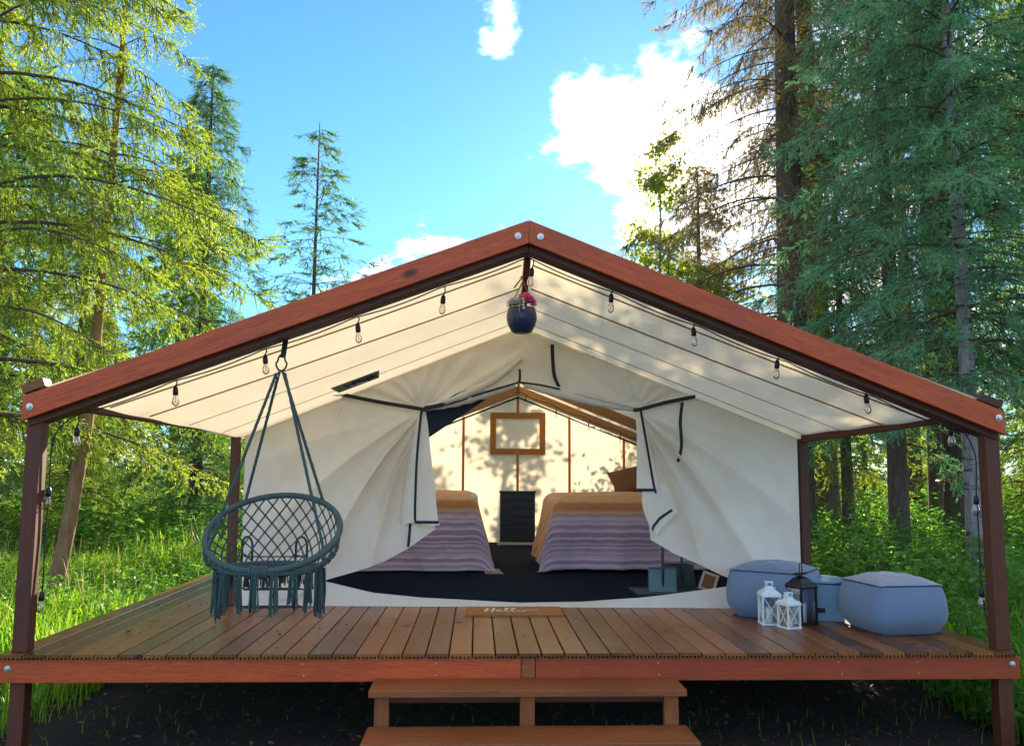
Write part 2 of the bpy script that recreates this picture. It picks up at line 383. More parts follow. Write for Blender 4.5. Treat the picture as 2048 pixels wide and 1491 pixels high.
def unit(a): return a/np.maximum(np.linalg.norm(a, axis=-1, keepdims=True), 1e-9)
def copy_tree(o, parent=None):
    c = o.copy(); COL.objects.link(c)
    if parent is not None: c.parent = parent
    for ch in list(o.children): copy_tree(ch, c)
    return c
def catmull(P, n=6):
    P = [Vector(p) for p in P]; Q = []
    for i in range(len(P)-1):
        a = P[max(0, i-1)]; b_ = P[i]; c = P[i+1]; d = P[min(len(P)-1, i+2)]
        for k in range(n):
            u = k/n; Q.append(.5*((2*b_)+(c-a)*u+(2*a-5*b_+4*c-d)*u*u+(3*b_-a-3*c+d)*u**3))
    Q.append(P[-1]); return Q

# ------------------------------------------------------------------ ground
def gh(x, y):
    w = min(1, max(0, (math.hypot(x, y-3)-6)/6))
    return GZ + w*(.10*math.sin(x*.31+1)*math.cos(y*.23)+.06*math.sin(x*.7+y*.5)) + .012*math.sin(x*2.1)*math.sin(y*1.7)
def axis(lo, hi, step, far):
    a = list(np.arange(lo, hi+.01, step)); s = step; l = [lo]; h = [hi]
    while l[-1] > -far: s *= 1.35; l.append(l[-1]-s); h.append(h[-1]+s)
    return sorted(l[1:])+a+h[1:]
gx, gy = axis(-24, 24, .6, 700), axis(-12, 36, .6, 700)
gm_ = MB()
gm_.add([(x, y, gh(x, y)) for y in gy for x in gx], [(j*len(gx)+i, j*len(gx)+i+1, (j+1)*len(gx)+i+1, (j+1)*len(gx)+i) for j in range(len(gy)-1) for i in range(len(gx)-1)])
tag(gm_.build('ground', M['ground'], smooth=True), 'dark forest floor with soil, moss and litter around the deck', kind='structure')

# ------------------------------------------------------------------ deck
BP = 0.1397
deck = thing('wooden_deck', (0, 0, GZ), 'raised brown plank deck with red front rim board', 'deck')
bw = BP-.008; th = .030
prof = [(0, 0)]; ng = 5; gw = bw/(ng*2+1)
for i in range(ng):
    a = gw*(2*i+1); prof += [(a, 0), (a, .013), (a+gw, .013), (a+gw, 0)]
prof += [(bw, 0), (bw, th-.003), (bw-.003, th), (.003, th), (0, th-.003)]
def plank_mesh(L):
    me = bpy.data.meshes.new('deck_board'); n = len(prof)
    vs = [(x, 0, z-th) for x, z in prof]+[(x, L, z-th) for x, z in prof]
    fs = [tuple(range(n)), tuple(range(2*n-1, n-1, -1))]+[(i, i+n, (i+1) % n+n, (i+1) % n) for i in range(n)]
    me.from_pydata(vs, [], [f[::-1] for f in fs]); me.update(); me.materials.append(M['deck']); return me
PF, PR = plank_mesh(3.05), plank_mesh(2.44)
PF2, PR2 = plank_mesh(4.27), plank_mesh(1.22)
for k in range(44):
    x = (k-1-21.5)*BP+.004
    lng = k % 2 == 1
    o = link('deck_board', PF2 if lng else PF, None, deck); o.location = (x, -.03+random.uniform(-.002, .002), -GZ+random.uniform(-.0012, .0012))
    if k < 7 or k > 36:
        y0 = (4.27 if lng else 3.05)-.024
        o = link('deck_board', PR2 if lng else PR, None, deck); o.location = (x, y0, -GZ+random.uniform(-.0012, .0012))
        o = link('deck_board', PR, None, deck); o.location = (x, y0+(1.226 if lng else 2.446), -GZ+random.uniform(-.0012, .0012))
XL, XR = -3.14, 3.035
rb = .1365; rz = -.0305-rb/2
beam('rim_board', (XL, 0.012, rz), (-.055, 0.012, rz), .038, rb, M['red'], deck)
beam('rim_board', (.036, 0.012, rz), (XR, 0.012, rz), .038, rb, M['red'], deck)
beam('rim_joint_block', (-.052, .016, rz), (.033, .016, rz), .038, rb, M['step'], deck)
for x in (XL+.019, XR-.019):
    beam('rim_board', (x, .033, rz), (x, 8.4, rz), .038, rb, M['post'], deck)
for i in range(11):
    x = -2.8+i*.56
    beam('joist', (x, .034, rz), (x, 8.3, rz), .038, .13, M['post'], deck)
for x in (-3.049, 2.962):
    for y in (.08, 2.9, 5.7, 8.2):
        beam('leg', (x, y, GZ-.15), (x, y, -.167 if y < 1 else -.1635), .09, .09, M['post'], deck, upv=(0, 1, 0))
for x, z in ((-3.09, -.085), (2.985, -.078)): bolt((x, -.0075, z), deck, .020)
for x in (-2.35, -1.72, -1.36, -.55, .8, 1.9, 2.4):
    for z in (-.06, -.13):
        if random.random() < .7:
            mb = MB(deck.location); mb.lathe([(.006, 0), (.005, .002)], (0, 0, 0), 8)
            o = mb.build('screw', M['steel'], deck); o.location = (x+random.uniform(-.02, .02), -.0075, z-GZ); o.rotation_euler = (R(90), 0, 0)
            o.data.transform(Matrix.Translation(deck.location))
# ------------------------------------------------------------------ steps
steps = thing('wooden_steps', (0, -.3, GZ), 'two broad orange brown plank steps leading up to the deck', 'steps')
beam('tread', (-.932, -.172, -.164), (.882, -.172, -.164), .29, .038, M['step'], steps)
beam('tread', (-.934, -.455, -.364), (.880, -.455, -.364), .33, .038, M['step'], steps)
for x in (-.86, -.03, .80):
    beam('support', (x, -.25, GZ-.05), (x, -.25, -.184), .085, .042, M['step'], steps, upv=(0, 1, 0))
    beam('support', (x, -.50, GZ-.05), (x, -.50, -.384), .085, .042, M['step'], steps, upv=(0, 1, 0))
beam('step_brace', (-.90, -.09, -.225), (.85, -.09, -.225), .036, .08, M['post'], steps)

# ------------------------------------------------------------------ porch frame
frame = thing('timber_porch', (0, 0, 0), 'red stained timber gable frame carrying the canvas porch roof', 'porch')
for x, zt in ((-3.049, 1.40), (2.962, 1.38)):
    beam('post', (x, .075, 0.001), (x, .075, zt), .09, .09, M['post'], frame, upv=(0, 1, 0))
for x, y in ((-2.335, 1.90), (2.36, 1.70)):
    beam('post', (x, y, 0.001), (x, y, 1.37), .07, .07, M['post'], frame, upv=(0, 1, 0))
AX, AZ = -.015, 2.68
for sx_, ex, ez in ((-1, -3.10, 1.528), (1, 3.013, 1.485)):
    h = .14
    if sx_ < 0: A, B = Vector((ex, -.017, ez-.075)), Vector((AX-.001, -.017, AZ-.075))
    else: A, B = Vector((AX+.001, -.017, AZ-.075)), Vector((ex, -.017, ez-.075))
    ta = (B.z-A.z)/(B.x-A.x); c = h/2*ta
    beam('rafter', A, B, .038, h, M['red'], frame, endcut=((-c, c), (-c, c)))
    dz = Vector((0, .105, -.048)); i = Vector((.09*-sx_, 0, 0))
    A2, B2 = (A+dz+Vector((.02, 0, .02*ta)), B+dz) if sx_ < 0 else (A+dz, B+dz+Vector((-.02, 0, -.02*ta)))
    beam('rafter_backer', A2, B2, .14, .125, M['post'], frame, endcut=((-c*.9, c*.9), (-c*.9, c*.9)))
for a, b_ in (((-3.03, .26, 1.52), (-2.33, 1.87, 1.412)), ((2.95, .26, 1.49), (2.355, 1.66, 1.38))):
    beam('side_beam', a, b_, .05, .085, M['post'], frame)
beam('end_block', (-3.105, .01, 1.567), (-2.975, .01, 1.617), .10, .055, M['step'], frame)
beam('end_block', (2.86, .01, 1.575), (3.0, .01, 1.525), .10, .05, M['post'], frame)
beam('ridge_beam', (-.01, .18, 2.545), (.012, 1.15, 2.33), .045, .09, M['post'], frame)
for x, z in ((-3.05, 1.464), (2.972, 1.443), (-.085, 2.575), (.058, 2.572)): bolt((x, -.0365, z), frame, .021)

# ------------------------------------------------------------------ tent
TR = R(-2.38)
tent = thing('wall_tent', (.03, 1.77, 0), 'cream canvas wall tent with its front flaps tied open', 'tent', rz=TR)
HW, EZ, RZ, TL = 2.28, 1.37, 2.275, 6.25
def lerp(a, b_, u): return a+(b_-a)*u
def roof_z(x): return RZ-(RZ-EZ)*abs(x)/HW
def hsh(x, y): return math.sin(x*12.9+y*7.1)*.5+math.sin(x*5.3-y*9.7+1.3)*.5
# roof over the tent
for s in (-1, 1):
    mb = MB()
    def f(u, v, s=s):
        y = v*(TL+.1)-.02; sag = -.02*math.sin(math.pi*u)*abs(math.sin(math.pi*v*4))
        return (s*u*(HW+.03), y, lerp(RZ+.012, EZ-.012, u)+sag)
    mb.grid(f, 18, 60); mb.build('roof', M['canvas_roof'], tent, smooth=True)
    mb = MB()
    mb.grid(lambda u, v, s=s: (s*(HW+.012*math.sin(v*31)*math.sin(u*3.14)), v*TL, u*EZ), 8, 50); mb.build('side_wall', M['canvas'], tent, smooth=True)
# back wall with its window and seams
mb = MB()
def f(u, v):
    x = lerp(-HW, HW, u); zt = roof_z(x)
    return (x, TL+.008*math.sin(u*40)*math.sin(v*3), v*zt)
mb.grid(f, 60, 20); bw_ = mb.build('back_wall', M['canvas'], tent, smooth=True)
for x in (-1.66, -.84, .0, .80, 1.64):
    mb = MB()
    z0, z1 = 0.0, roof_z(x)-.02
    segs = [(z0, z1)] if x else [(z0, 1.335), (1.985, z1)]
    for a, b_ in segs: mb.box((x-.02, TL-.022, a), (x+.02, TL-.012, b_))
    mb.build('seam', M['hem'], bw_)
wf = bpy.data.objects.new('window', None)
mb = MB()
x0, x1, z0, z1, w = -.42, .42, 1.345, 1.98, .075
for a, b_ in (((x0, z0), (x1, z0+w)), ((x0, z1-w), (x1, z1)), ((x0, z0+w), (x0+w, z1-w)), ((x1-w, z0+w), (x1, z1-w))):
    mb.box((a[0], TL-.032, a[1]), (b_[0], TL-.018, b_[1]))
win = mb.build('window', M['hem'], tent)
bpy.data.objects.remove(wf)
mb = MB()
for a, b_ in (((x0, z0-.008), (x1, z0)), ((x0, z1), (x1, z1+.008)), ((x0-.008, z0), (x0, z1)), ((x1, z0), (x1+.008, z1)),
              ((x0+w, z0+w), (x1-w, z0+w+.012)), ((x0+w, z1-w-.012), (x1-w, z1-w)), ((x0+w, z0+w), (x0+w+.008, z1-w)), ((x1-w-.008, z0+w), (x1-w, z1-w))):
    mb.box((a[0], TL-.036, a[1]), (b_[0], TL-.016, b_[1]))
mb.build('window_trim', M['seam'], win)
# inner frame: rafters, ridge pole, hoops and added boards for shaded canvas bands
mb = MB(); mb.tube([(0, .05, RZ-.04), (0, TL-.04, RZ-.04)], .02, 8); mb.build('ridge_pole', M['seam'], tent, smooth=True)
M['pinewood'] = wood('pine', (.42, .20, .07), (.66, .38, .16), 0, .6)
for y in (1.5, 3.1, 4.65, 6.15):
    for s in (-1, 1):
        if y in (3.1, 4.65):
            L_ = math.hypot(HW-.04, RZ-EZ); mb = MB(); mb.box((.01, -.02, -.125), (L_-.03, .02, -.012)); o = mb.build('frame_rafter', M['pinewood'], tent, bevel=.003)  # added board, coloured like the strip of roof canvas in warm shade
            o.location = (0, y, RZ-.01); o.rotation_euler = (0, math.atan2(RZ-EZ, HW), 0 if s > 0 else math.pi)
            continue
        mb = MB(); mb.tube([(0, y, RZ-.055), (s*(HW-.03), y, EZ-.04)], .014, 8); mb.build('frame_rafter', M['blackmetal'], tent, smooth=True)
        mb = MB(); mb.tube([(s*(HW-.03), y, EZ-.04), (s*(HW-.03), y, 0.0)], .014, 8); mb.build('frame_leg', M['blackmetal'], tent, smooth=True)
mb = MB()
for k in range(5): mb.box((-.035+.01*(k % 2), .42+k*.012, RZ-.14-k*.022), (.03-.012*(k % 2), .45+k*.012, RZ-.125-k*.022))
mb.box((-.012, .42, RZ-.26), (.012, .45, RZ-.05)); mb.build('ridge_clamp', M['steel'], tent)
# --- front wall: gable, two door panels gathered to the straps, flaps and sill
TLs, TLe = (-1.50, 1.70), (-.815, 1.585)
TRs, TRe = (1.41, 1.695), (.95, 1.60)
DA = (-.02, 1.815)
def gable_low(x):
    P = [(-2.0, 1.78), TLs, TLe, (-.55, 1.655), (-.28, 1.74), DA, (.2, 1.785), (.55, 1.70), TRe, TRs, (2.0, 1.8)]
    for a, b_ in zip(P, P[1:]):
        if a[0] <= x <= b_[0]: return lerp(a[1], b_[1], (x-a[0])/(b_[0]-a[0]))
    return 1.7
mb = MB()
def f(u, v):
    x = lerp(TLs[0]+.004, TRs[0]-.004, u); zl = gable_low(x); zt = roof_z(x)-.006; z = lerp(zl, max(zt, zl+.001), v)
    y = 0
    # soft drag lines running from the straps to the peak and along the door head
    dl = math.hypot(x-TLe[0], z-TLe[1]); a = math.atan2(z-TLe[1], x-TLe[0])
    y += -.020*math.sin(a*17+.5)*math.exp(-(dl/.75)**2)*min(1, dl/.12)
    dr = math.hypot(x-TRe[0], z-TRe[1]); a = math.atan2(z-TRe[1], TRe[0]-x)
    y += -.018*math.sin(a*15+1.1)*math.exp(-(dr/.6)**2)*min(1, dr/.12)
    y += .012*math.sin(x*9+z*14)*math.exp(-((x-.1)/.8)**2)+.006*math.sin(x*23-z*11)
    # the big fold that climbs from the left strap to the peak
    zc = lerp(1.63, 2.05, (x+.75)/.75); y += -.045*math.exp(-((z-zc)/.05)**2)*max(0, min(1, (x+.78)/.2))*max(0, min(1, (.04-x)/.1))
    return (x, y*min(1, (1-v)*6+.05), z)
mb.grid(f, 150, 40); mb.build('gable_panel', M['canvas'], tent, smooth=True)
def panel(sgn, Ts, Te, low, inner_bot, name, nf, amp):
    """outer side at the tent corner, inner side gathered at the strap end; folds radiate from the strap end"""
    mb = MB()
    def f(u, v):
        xin = lerp(inner_bot, Te[0], min(1, v/.98))
        x = lerp(sgn*HW, xin, u)
        zt = roof_z(x)-.006 if abs(x) > abs(Ts[0]) else lerp(Ts[1], Te[1], (x-Ts[0])/(Te[0]-Ts[0]))
        if abs(x) < abs(Te[0]): zt = Te[1]
        zb = low(x); z = lerp(zb, zt, v)
        dx, dz = (x-Te[0])*-sgn*-1, Te[1]-z
        dx = abs(x-Te[0]); d = math.hypot(dx, dz); a = math.atan2(dz, dx)     # 0 = towards the corner, pi/2 = straight down
        env = math.exp(-((a-1.05)/.55)**2)*min(1, d/.14)*math.exp(-(d/1.25)**2)
        ph = a*nf+.35*math.sin(a*5)+.25*math.sin(d*3)
        y = -amp*env*(1-abs(math.sin(ph)))**1.2*1.5 - amp*.25*env
        y += .012*math.sin(x*6.1+z*4.2)*math.sin(z*5.3-x*2.0)+.005*hsh(x*2.3, z*2.1)
        y += -.05*math.exp(-((z-zb)/.12)**2)*.3*math.sin(x*9)
        e = min(1, (1-u+.02)*0+1)
        edge = min(1, u*10)*min(1, (1-v)*8+.02)*min(1, (1-u)*5+.10)
        return (x, y*edge-.004*v, z)
    mb.grid(f, 130, 90); return mb.build(name, M['canvas'], tent, smooth=True)
def poly(P):
    def g(x):
        for a, b_ in zip(P, P[1:]):
            if a[0] <= x <= b_[0]:
                u = (x-a[0])/(b_[0]-a[0]); return lerp(a[1], b_[1], u)
        return P[0][1] if x < P[0][0] else P[-1][1]
    return g
lowL = poly([(-2.28, .004), (-1.85, .06), (-1.575, .205), (-1.35, .27), (-1.1, .36), (-.918, .46), (-.70, .615), (-.6, .65)])
lowR = poly([(1.0, .62), (1.06, .54), (1.25, .43), (1.45, .345), (1.63, .26), (1.80, .20), (2.05, .10), (2.28, .02)])
panel(-1, TLs, TLe, lowL, -.70, 'door_panel', 10.0, .17)
panel(1, TRs, TRe, lowR, 1.06, 'door_panel', 11.0, .14)
# sill strip across the doorway
mb = MB()
top = poly([(-2.28, .20), (-1.9, .20), (-1.575, .185), (-1.2, .10), (-.8, .06), (0, .028), (.5, .035), (1.0, .075), (1.63, .155), (1.9, .20), (2.28, .22)])
mb.grid(lambda u, v: (lerp(-2.27, 2.27, u), .022-.06*(1-v)+.012*math.sin(u*23)*v, .003+v*top(lerp(-2.27, 2.27, u))), 80, 6)
mb.build('door_sill', M['canvas'], tent, smooth=True)
# hanging flap beside the left doorway: a folded tongue of canvas with black tape
def tongue(P, name, depth):
    """P rows: (z, x_left, x_right); the strip curls forward in the middle"""
    rows = catmull([(z, a, b_) for z, a, b_ in P], 6); n = len(rows)-1
    mb = MB()
    def f(u, v):
        z, a, b_ = rows[round(v*n)]
        x = lerp(a, b_, u); k = .25+.75*v
        return (x, -.060-depth*k*(math.sin(math.pi*u)*.7+.35*math.sin(2*math.pi*u+.6+v)), z+.012*math.sin(u*6)*(v > .97))
    mb.grid(f, 20, n); return mb.build(name, M['canvas'], tent, smooth=True), f
fl, ff = tongue([(1.585, -.835, -.79), (1.45, -.87, -.765), (1.2, -.915, -.735), (.95, -.945, -.70), (.72, -.96, -.675), (.66, -.955, -.655)], 'door_flap', .06)
mb = MB(); mb.ribbon([Vector(ff(.36, k/30))+Vector((0, -.004, 0)) for k in range(29)], .020, (1, 0, 0)); mb.build('tape', M['black'], fl)
mb = MB(); mb.ribbon([Vector(ff(u, .915))+Vector((0, -.004, 0)) for u in np.linspace(.36, 1, 12)], .024, (0, 0, 1)); mb.build('tape', M['black'], fl)
fr_, fg = tongue([(1.60, .925, .995), (1.45, .945, 1.02), (1.2, .945, 1.07), (1.0, .94, 1.11), (.93, .94, 1.13)], 'door_flap', .06)
mb = MB(); mb.ribbon([Vector(fg(.80, k/24))+Vector((0, -.004, 0)) for k in range(25)], .020, (1, 0, 0)); mb.build('tape', M['black'], fr_)
mb = MB(); mb.ribbon([Vector(fg(u, .90))+Vector((0, -.004, 0)) for u in np.linspace(0, .8, 12)], .024, (0, 0, 1)); mb.build('tape', M['black'], fr_)
# lower folded tongue on the right
fl2, fh = tongue([(1.0, 1.0, 1.16), (.90, .985, 1.25), (.80, .99, 1.29), (.71, 1.02, 1.22), (.64, 1.05, 1.14), (.59, 1.075, 1.11)], 'door_flap', .05)
mb = MB(); mb.ribbon([Vector(fh(lerp(.06, .80, k/12), lerp(.86, .44, k/12)))+Vector((0, -.006, 0)) for k in range(13)], .022, (-.6, 0, .8)); mb.build('tape', M['black'], fl2)
# black straps and tapes
def strap(P, w, side=(0, 0, 1), name='strap'):
    mb = MB(); mb.ribbon(catmull(P, 6), w, side); o = mb.build(name, M['black'], tent); q = o.modifiers.new('solid', 'SOLIDIFY'); q.thickness = .003; return o
strap([(TLs[0]-.02, -.04, TLs[1]+.02), (-1.2, -.055, 1.655), (TLe[0]-.03, -.10, TLe[1]+.01), (TLe[0]+.05, -.09, TLe[1]-.005)], .032)
strap([(TRs[0]+.03, -.04, TRs[1]+.015), (1.2, -.055, 1.66), (TRe[0]+.03, -.09, TRe[1]), (TRe[0]-.03, -.08, TRe[1]-.005)], .032)
strap([(1.325, -.07, 1.66), (1.30, -.10, 1.5), (1.30, -.13, 1.3), (1.265, -.15, 1.17)], .026, (1, 0, 0))
strap([(.255, -.04, 2.14), (.262, -.04, 1.98), (.275, -.045, 1.87), (.31, -.05, 1.785)], .030, (1, 0, 0))
strap([(-.015, -.06, 1.93), (-.012, -.07, 1.87), (-.018, -.065, 1.815)], .020, (1, 0, 0))
strap([(-.90, -.03, .70), (-.905, -.03, .60), (-.915, -.03, .475)], .022, (1, 0, 0))
strap([(-.46, -.07, 1.735), (-.55, -.075, 1.70), (-.66, -.085, 1.63), (-.80, -.09, 1.60)], .034, (.3, 0, 1))
strap([(DA[0], -.05, DA[1]+.005), (-.3, -.05, 1.735), (-.55, -.055, 1.65), (-.8, -.07, 1.585)], .016)
strap([(DA[0], -.05, DA[1]+.005), (.15, -.045, 1.80), (.32, -.045, 1.765)], .016)
# rolled canvas round the door head and the navy lining behind it
def roll(P, r, name, m):
    mb = MB(); pts = catmull(P, 8); mb.tube(pts, [r*(.55+.45*math.sin(math.pi*i/(len(pts)-1)))*(1+.12*math.sin(i*1.7)) for i in range(len(pts))], 10); return mb.build(name, m, tent, smooth=True)
roll([(-.79, -.03, 1.60), (-.55, -.02, 1.645), (-.3, -.015, 1.72), (-.05, .0, 1.80)], .034, 'rolled_flap', M['canvas'])
roll([(-.79, -.06, 1.61), (-.5, -.06, 1.70), (-.22, -.05, 1.84), (.0, -.02, 2.02)], .030, 'rolled_flap', M['canvas'])
roll([(.95, -.03, 1.60), (.62, -.02, 1.655), (.3, -.01, 1.735), (.02, .0, 1.80)], .034, 'rolled_flap', M['canvas'])
roll([(.95, -.05, 1.615), (.7, -.04, 1.68), (.45, -.03, 1.735)], .026, 'rolled_flap', M['canvas'])
mb = MB(); mb.add([(-.80, .03, 1.60), (-.80, .03, 1.34), (-.30, .03, 1.68), (-.28, .03, 1.72)], [(0, 1, 2, 3)]); mb.build('navy_lining', M['bluecanvas'], tent, solid=.004)
# stitching line of grommet tape on the left panel, stove jack patch on the roof
def fly(x, y, off=0):
    """height of the porch canvas"""
    yy = [0, .5, .9, 1.78, 3]; zr = [2.66, 2.545, 2.435, 2.292, 2.288]
    r = np.interp(y, yy, zr); s = 1 if x > 0 else -1
    xe = np.interp(y, [0, 1.8], [3.06 if s < 0 else 2.99, 2.34]); ze = np.interp(y, [0, 1.8], [1.548 if s < 0 else 1.505, 1.352])
    u = abs(x-.012*y)/xe
    return r+(ze-r)*u-.021*math.sin(math.pi*min(1, u))*max(0, 1-y/1.7)-off, xe
fabric = thing('porch_canopy', (0, .9, 1.4), 'cream canvas canopy stretched over the red porch rafters', 'canopy')
for s in (-1, 1):
    mb = MB(fabric.location)
    def f(u, v, s=s):
        y = lerp(-.02, 2.02, v); xe = np.interp(y, [0, 1.8], [3.06 if s < 0 else 2.99, 2.34]); x = s*u*xe+.012*y
        z, _ = fly(x, y); return (x, y, z+(.004*math.sin(v*30) if u > .97 else 0)+(.012 if v < .08 else 0))
    mb.grid(f, 40, 40); mb.build('canvas_panel', M['canvas_roof'], fabric, smooth=True)
    for y in (.24, .52, .86, 1.24, 1.60):
        mb = MB(fabric.location); xe = np.interp(y, [0, 1.8], [3.06 if s < 0 else 2.99, 2.34])
        pts = [(s*u*xe+.012*y, y, fly(s*u*xe+.012*y, y, .006)[0]) for u in np.linspace(.015, .985, 24)]
        mb.ribbon(pts, .030 if y < 1.1 else .016, (0, 1, -.2)); mb.build('seam', M['seam'], fabric)
mb = MB(fabric.location)
P = []
for x, y in ((-1.50, 1.50), (-1.12, 1.50), (-1.14, 1.66), (-1.46, 1.66)): P.append((x, y, fly(x, y, .012)[0]))
mb.add(P, [(0, 1, 2, 3)]); patch = mb.build('vent_patch', M['steel'], fabric, solid=.004)
patch.data.materials.clear(); patch.data.materials.append(plain('grey_patch', (.16, .16, .15), .7))
mb = MB(fabric.location)
for k in range(7):
    x = -1.40+k*.035; mb.tube([(x, 1.55+.02*math.sin(k*2), fly(x, 1.55, .018)[0]), (x+.05, 1.60+.02*math.cos(k*3), fly(x+.05, 1.60, .022)[0])], .006, 5)
mb.build('vent_lacing', M['black'], patch)
mb = MB(fabric.location); mb.ribbon([(-1.36, 1.575, fly(-1.36, 1.575, .026)[0]), (-1.22, 1.60, fly(-1.22, 1.6, .026)[0])], .025, (0, 1, -.2)); mb.build('vent_gap', M['white'], patch)

# ------------------------------------------------------------------ trees
def needles(o, d, ln, K, nl, nw, spread, rg):
    """K flat needles round each shoot (origin o, unit direction d, length ln) -> vertices of triangles"""
    N = len(o); t_ = (np.arange(K)+rg.random((N, K)))/K
    base = o[:, None]+d[:, None]*(ln[:, None]*t_)[..., None]
    r = rg.normal(size=(N, K, 3)); r -= (r*d[:, None]).sum(-1, keepdims=True)*d[:, None]; r = unit(r)
    nd_ = unit(d[:, None]*(1-spread)+r*spread); side = unit(np.cross(nd_, rg.normal(size=(N, K, 3))))
    L = nl*(.7+.6*rg.random((N, K, 1))); tip = base+nd_*L
    return np.stack([base-side*nw/2, base+side*nw/2, tip], 2).reshape(-1, 3)
def tubes_np(paths, radii, n=4):
    """paths (B,k,3), radii (B,k) -> verts, tris of thin tubes"""
    B, k, _ = paths.shape
    d = unit(np.gradient(paths, axis=1)); ref = np.broadcast_to(np.array([.13, .21, .97]), d.shape)
    x = unit(np.cross(d, ref)); y = np.cross(d, x); a = 2*np.pi*np.arange(n)/n
    V = paths[:, :, None]+(x[:, :, None]*np.cos(a)[:, None]+y[:, :, None]*np.sin(a)[:, None])*radii[:, :, None, None]
    idx = np.arange(B*k*n).reshape(B, k, n); nx = np.roll(idx, -1, 2)
    q0, q1, q2, q3 = idx[:, :-1], nx[:, :-1], nx[:, 1:], idx[:, 1:]
    F = np.concatenate([np.stack([q0, q1, q2], -1).reshape(-1, 3), np.stack([q0, q2, q3], -1).reshape(-1, 3)])
    return V.reshape(-1, 3), F
def spruce(seed, H, h0, Rad, r0, dens=1.0, weep=.3, twig_gap=.09, shoot_gap=.06, K=8, nl=.022, nw=.0045, sl=.09, droop=.35, rise=.15, nb=6, dz=.28, lean=None, side=None, power=.8, bare=0.0, spread=.42):
    """trunk, limbs and needle crown of one spruce, standing at the origin"""
    rg = np.random.default_rng(seed)
    zs = np.linspace(0, 1, 26); bx_ = .05*np.sin(zs*5+seed)*H*.03; by_ = .05*np.cos(zs*4+seed)*H*.03
    if lean is not None: bx_ = bx_+np.interp(zs*H, *lean)
    bx_ -= bx_[0]; by_ -= by_[0]
    tp = np.stack([bx_, by_, zs*H], -1); tr = r0*(1-zs)**.85+.006; tr[0] *= 1.35; tr[1] *= 1.06
    TV, TF = tubes_np(tp[None], tr[None], 10)
    br = []; z = h0; k = 0
    while z < H-.15:
        f_ = (z-h0)/(H-h0); Lm = Rad*(1-f_)**power*(.35+.65*min(1, f_/.10+.55))
        for j in range(nb):
            if rg.random() > dens: continue
            az = 2*np.pi*(j/nb)+k*1.1+rg.normal()*.25; L = Lm*(.65+.5*rg.random())+.08
            if side is not None: L *= 1+side[1]*math.cos(az-side[0])
            br.append((z+rg.normal()*.06, az, L, f_))
        z += dz*(1-.45*f_)*(.8+.4*rg.random()); k += 1
    br = np.array(br); B = len(br); ss = np.linspace(0, 1, 9)
    z0, az, L, ff_ = br.T
    out_ = np.stack([np.cos(az), np.sin(az), 0*az], -1)
    rs = rise+.45*ff_; dr = droop*(1-.75*ff_)
    zz_ = L[:, None]*(rs[:, None]*ss-(dr+rs)[:, None]*ss**2+.22*dr[:, None]*ss**4)
    wob = rg.normal(size=(B, 1))*.10*L[:, None]*ss**2
    sd = np.stack([-np.sin(az), np.cos(az), 0*az], -1)
    cx_ = np.interp(z0, zs*H, bx_); cy_ = np.interp(z0, zs*H, by_)
    paths = np.stack([cx_, cy_, z0], -1)[:, None]+out_[:, None]*(L[:, None]*ss)[..., None]+sd[:, None]*wob[..., None]
    paths[..., 2] += zz_
    rad = np.maximum(.0025, (.004+.008*L)[:, None]*(1-ss*.93))
    LV, LF = tubes_np(paths, rad, 4)
    # twigs
    To, Td, Tl = [], [], []
    for b in range(B):
        n = max(3, int(L[b]*(1-bare)/twig_gap)); s_ = np.sort(rg.uniform(max(.10, bare), 1, n)); s_[-1] = .99
        p = np.stack([np.interp(s_, ss, paths[b, :, i]) for i in range(3)], -1)
        tg = unit(np.stack([np.interp(s_, ss, np.gradient(paths[b, :, i])) for i in range(3)], -1))
        lat = unit(np.cross(tg, [0, 0, 1])); sg = np.where(np.arange(n) % 2 == 0, 1, -1)[:, None]
        mode = rg.random((n, 1)) < weep
        dd = unit(tg*.75+lat*sg*(.55+.4*rg.random((n, 1)))+np.array([0, 0, -1])*(.12+.25*rg.random((n, 1)))+rg.normal(size=(n, 3))*.12)
        dw = unit(np.array([0, 0, -1.0])+tg*.3+lat*sg*.25+rg.normal(size=(n, 3))*.15)
        dd = np.where(mode, dw, dd)
        ln = np.clip(.10+.42*L[b]*(1-s_)**.8*np.minimum(1, s_*3), .08, .75)*(.6+.6*rg.random(n))
        ln = np.where(mode[:, 0], np.minimum(ln, .28)*(.6+.6*rg.random(n))+.05, ln)
        To.append(p); Td.append(dd); Tl.append(ln)
        m_ = 4; To.append(np.repeat(paths[b, -1:], m_, 0)); Td.append(unit(np.repeat(tg[-1:], m_, 0)+rg.normal(size=(m_, 3))*.35)); Tl.append(np.full(m_, sl*1.3))
    To = np.concatenate(To); Td = np.concatenate(Td); Tl = np.concatenate(Tl)
    tt = np.linspace(0, 1, 3)
    tpaths = To[:, None]+Td[:, None]*(Tl[:, None]*tt)[..., None]; tpaths[..., 2] -= (Tl[:, None]*.18*tt**2)
    WV, WF = tubes_np(tpaths[:, ::2], np.broadcast_to(np.array([.0035, .0012])*(1+nw*60), (len(To), 2)), 3)
    # shoots on twigs
    cnt = np.maximum(2, (Tl/shoot_gap).astype(int)); rep = np.repeat(np.arange(len(To)), cnt)
    s_ = rg.random(len(rep))**.85; o_ = To[rep]+Td[rep]*(Tl[rep]*s_)[:, None]; o_[:, 2] -= Tl[rep]*.18*s_**2
    lat = rg.normal(size=(len(rep), 3)); lat -= (lat*Td[rep]).sum(-1, keepdims=True)*Td[rep]; lat[:, 2] *= .55; lat = unit(lat)
    sdv = unit(Td[rep]*.8+lat*.75+np.array([0, 0, -.12])); ln = sl*(.6+.7*rg.random(len(rep)))*(1.15-.5*s_)
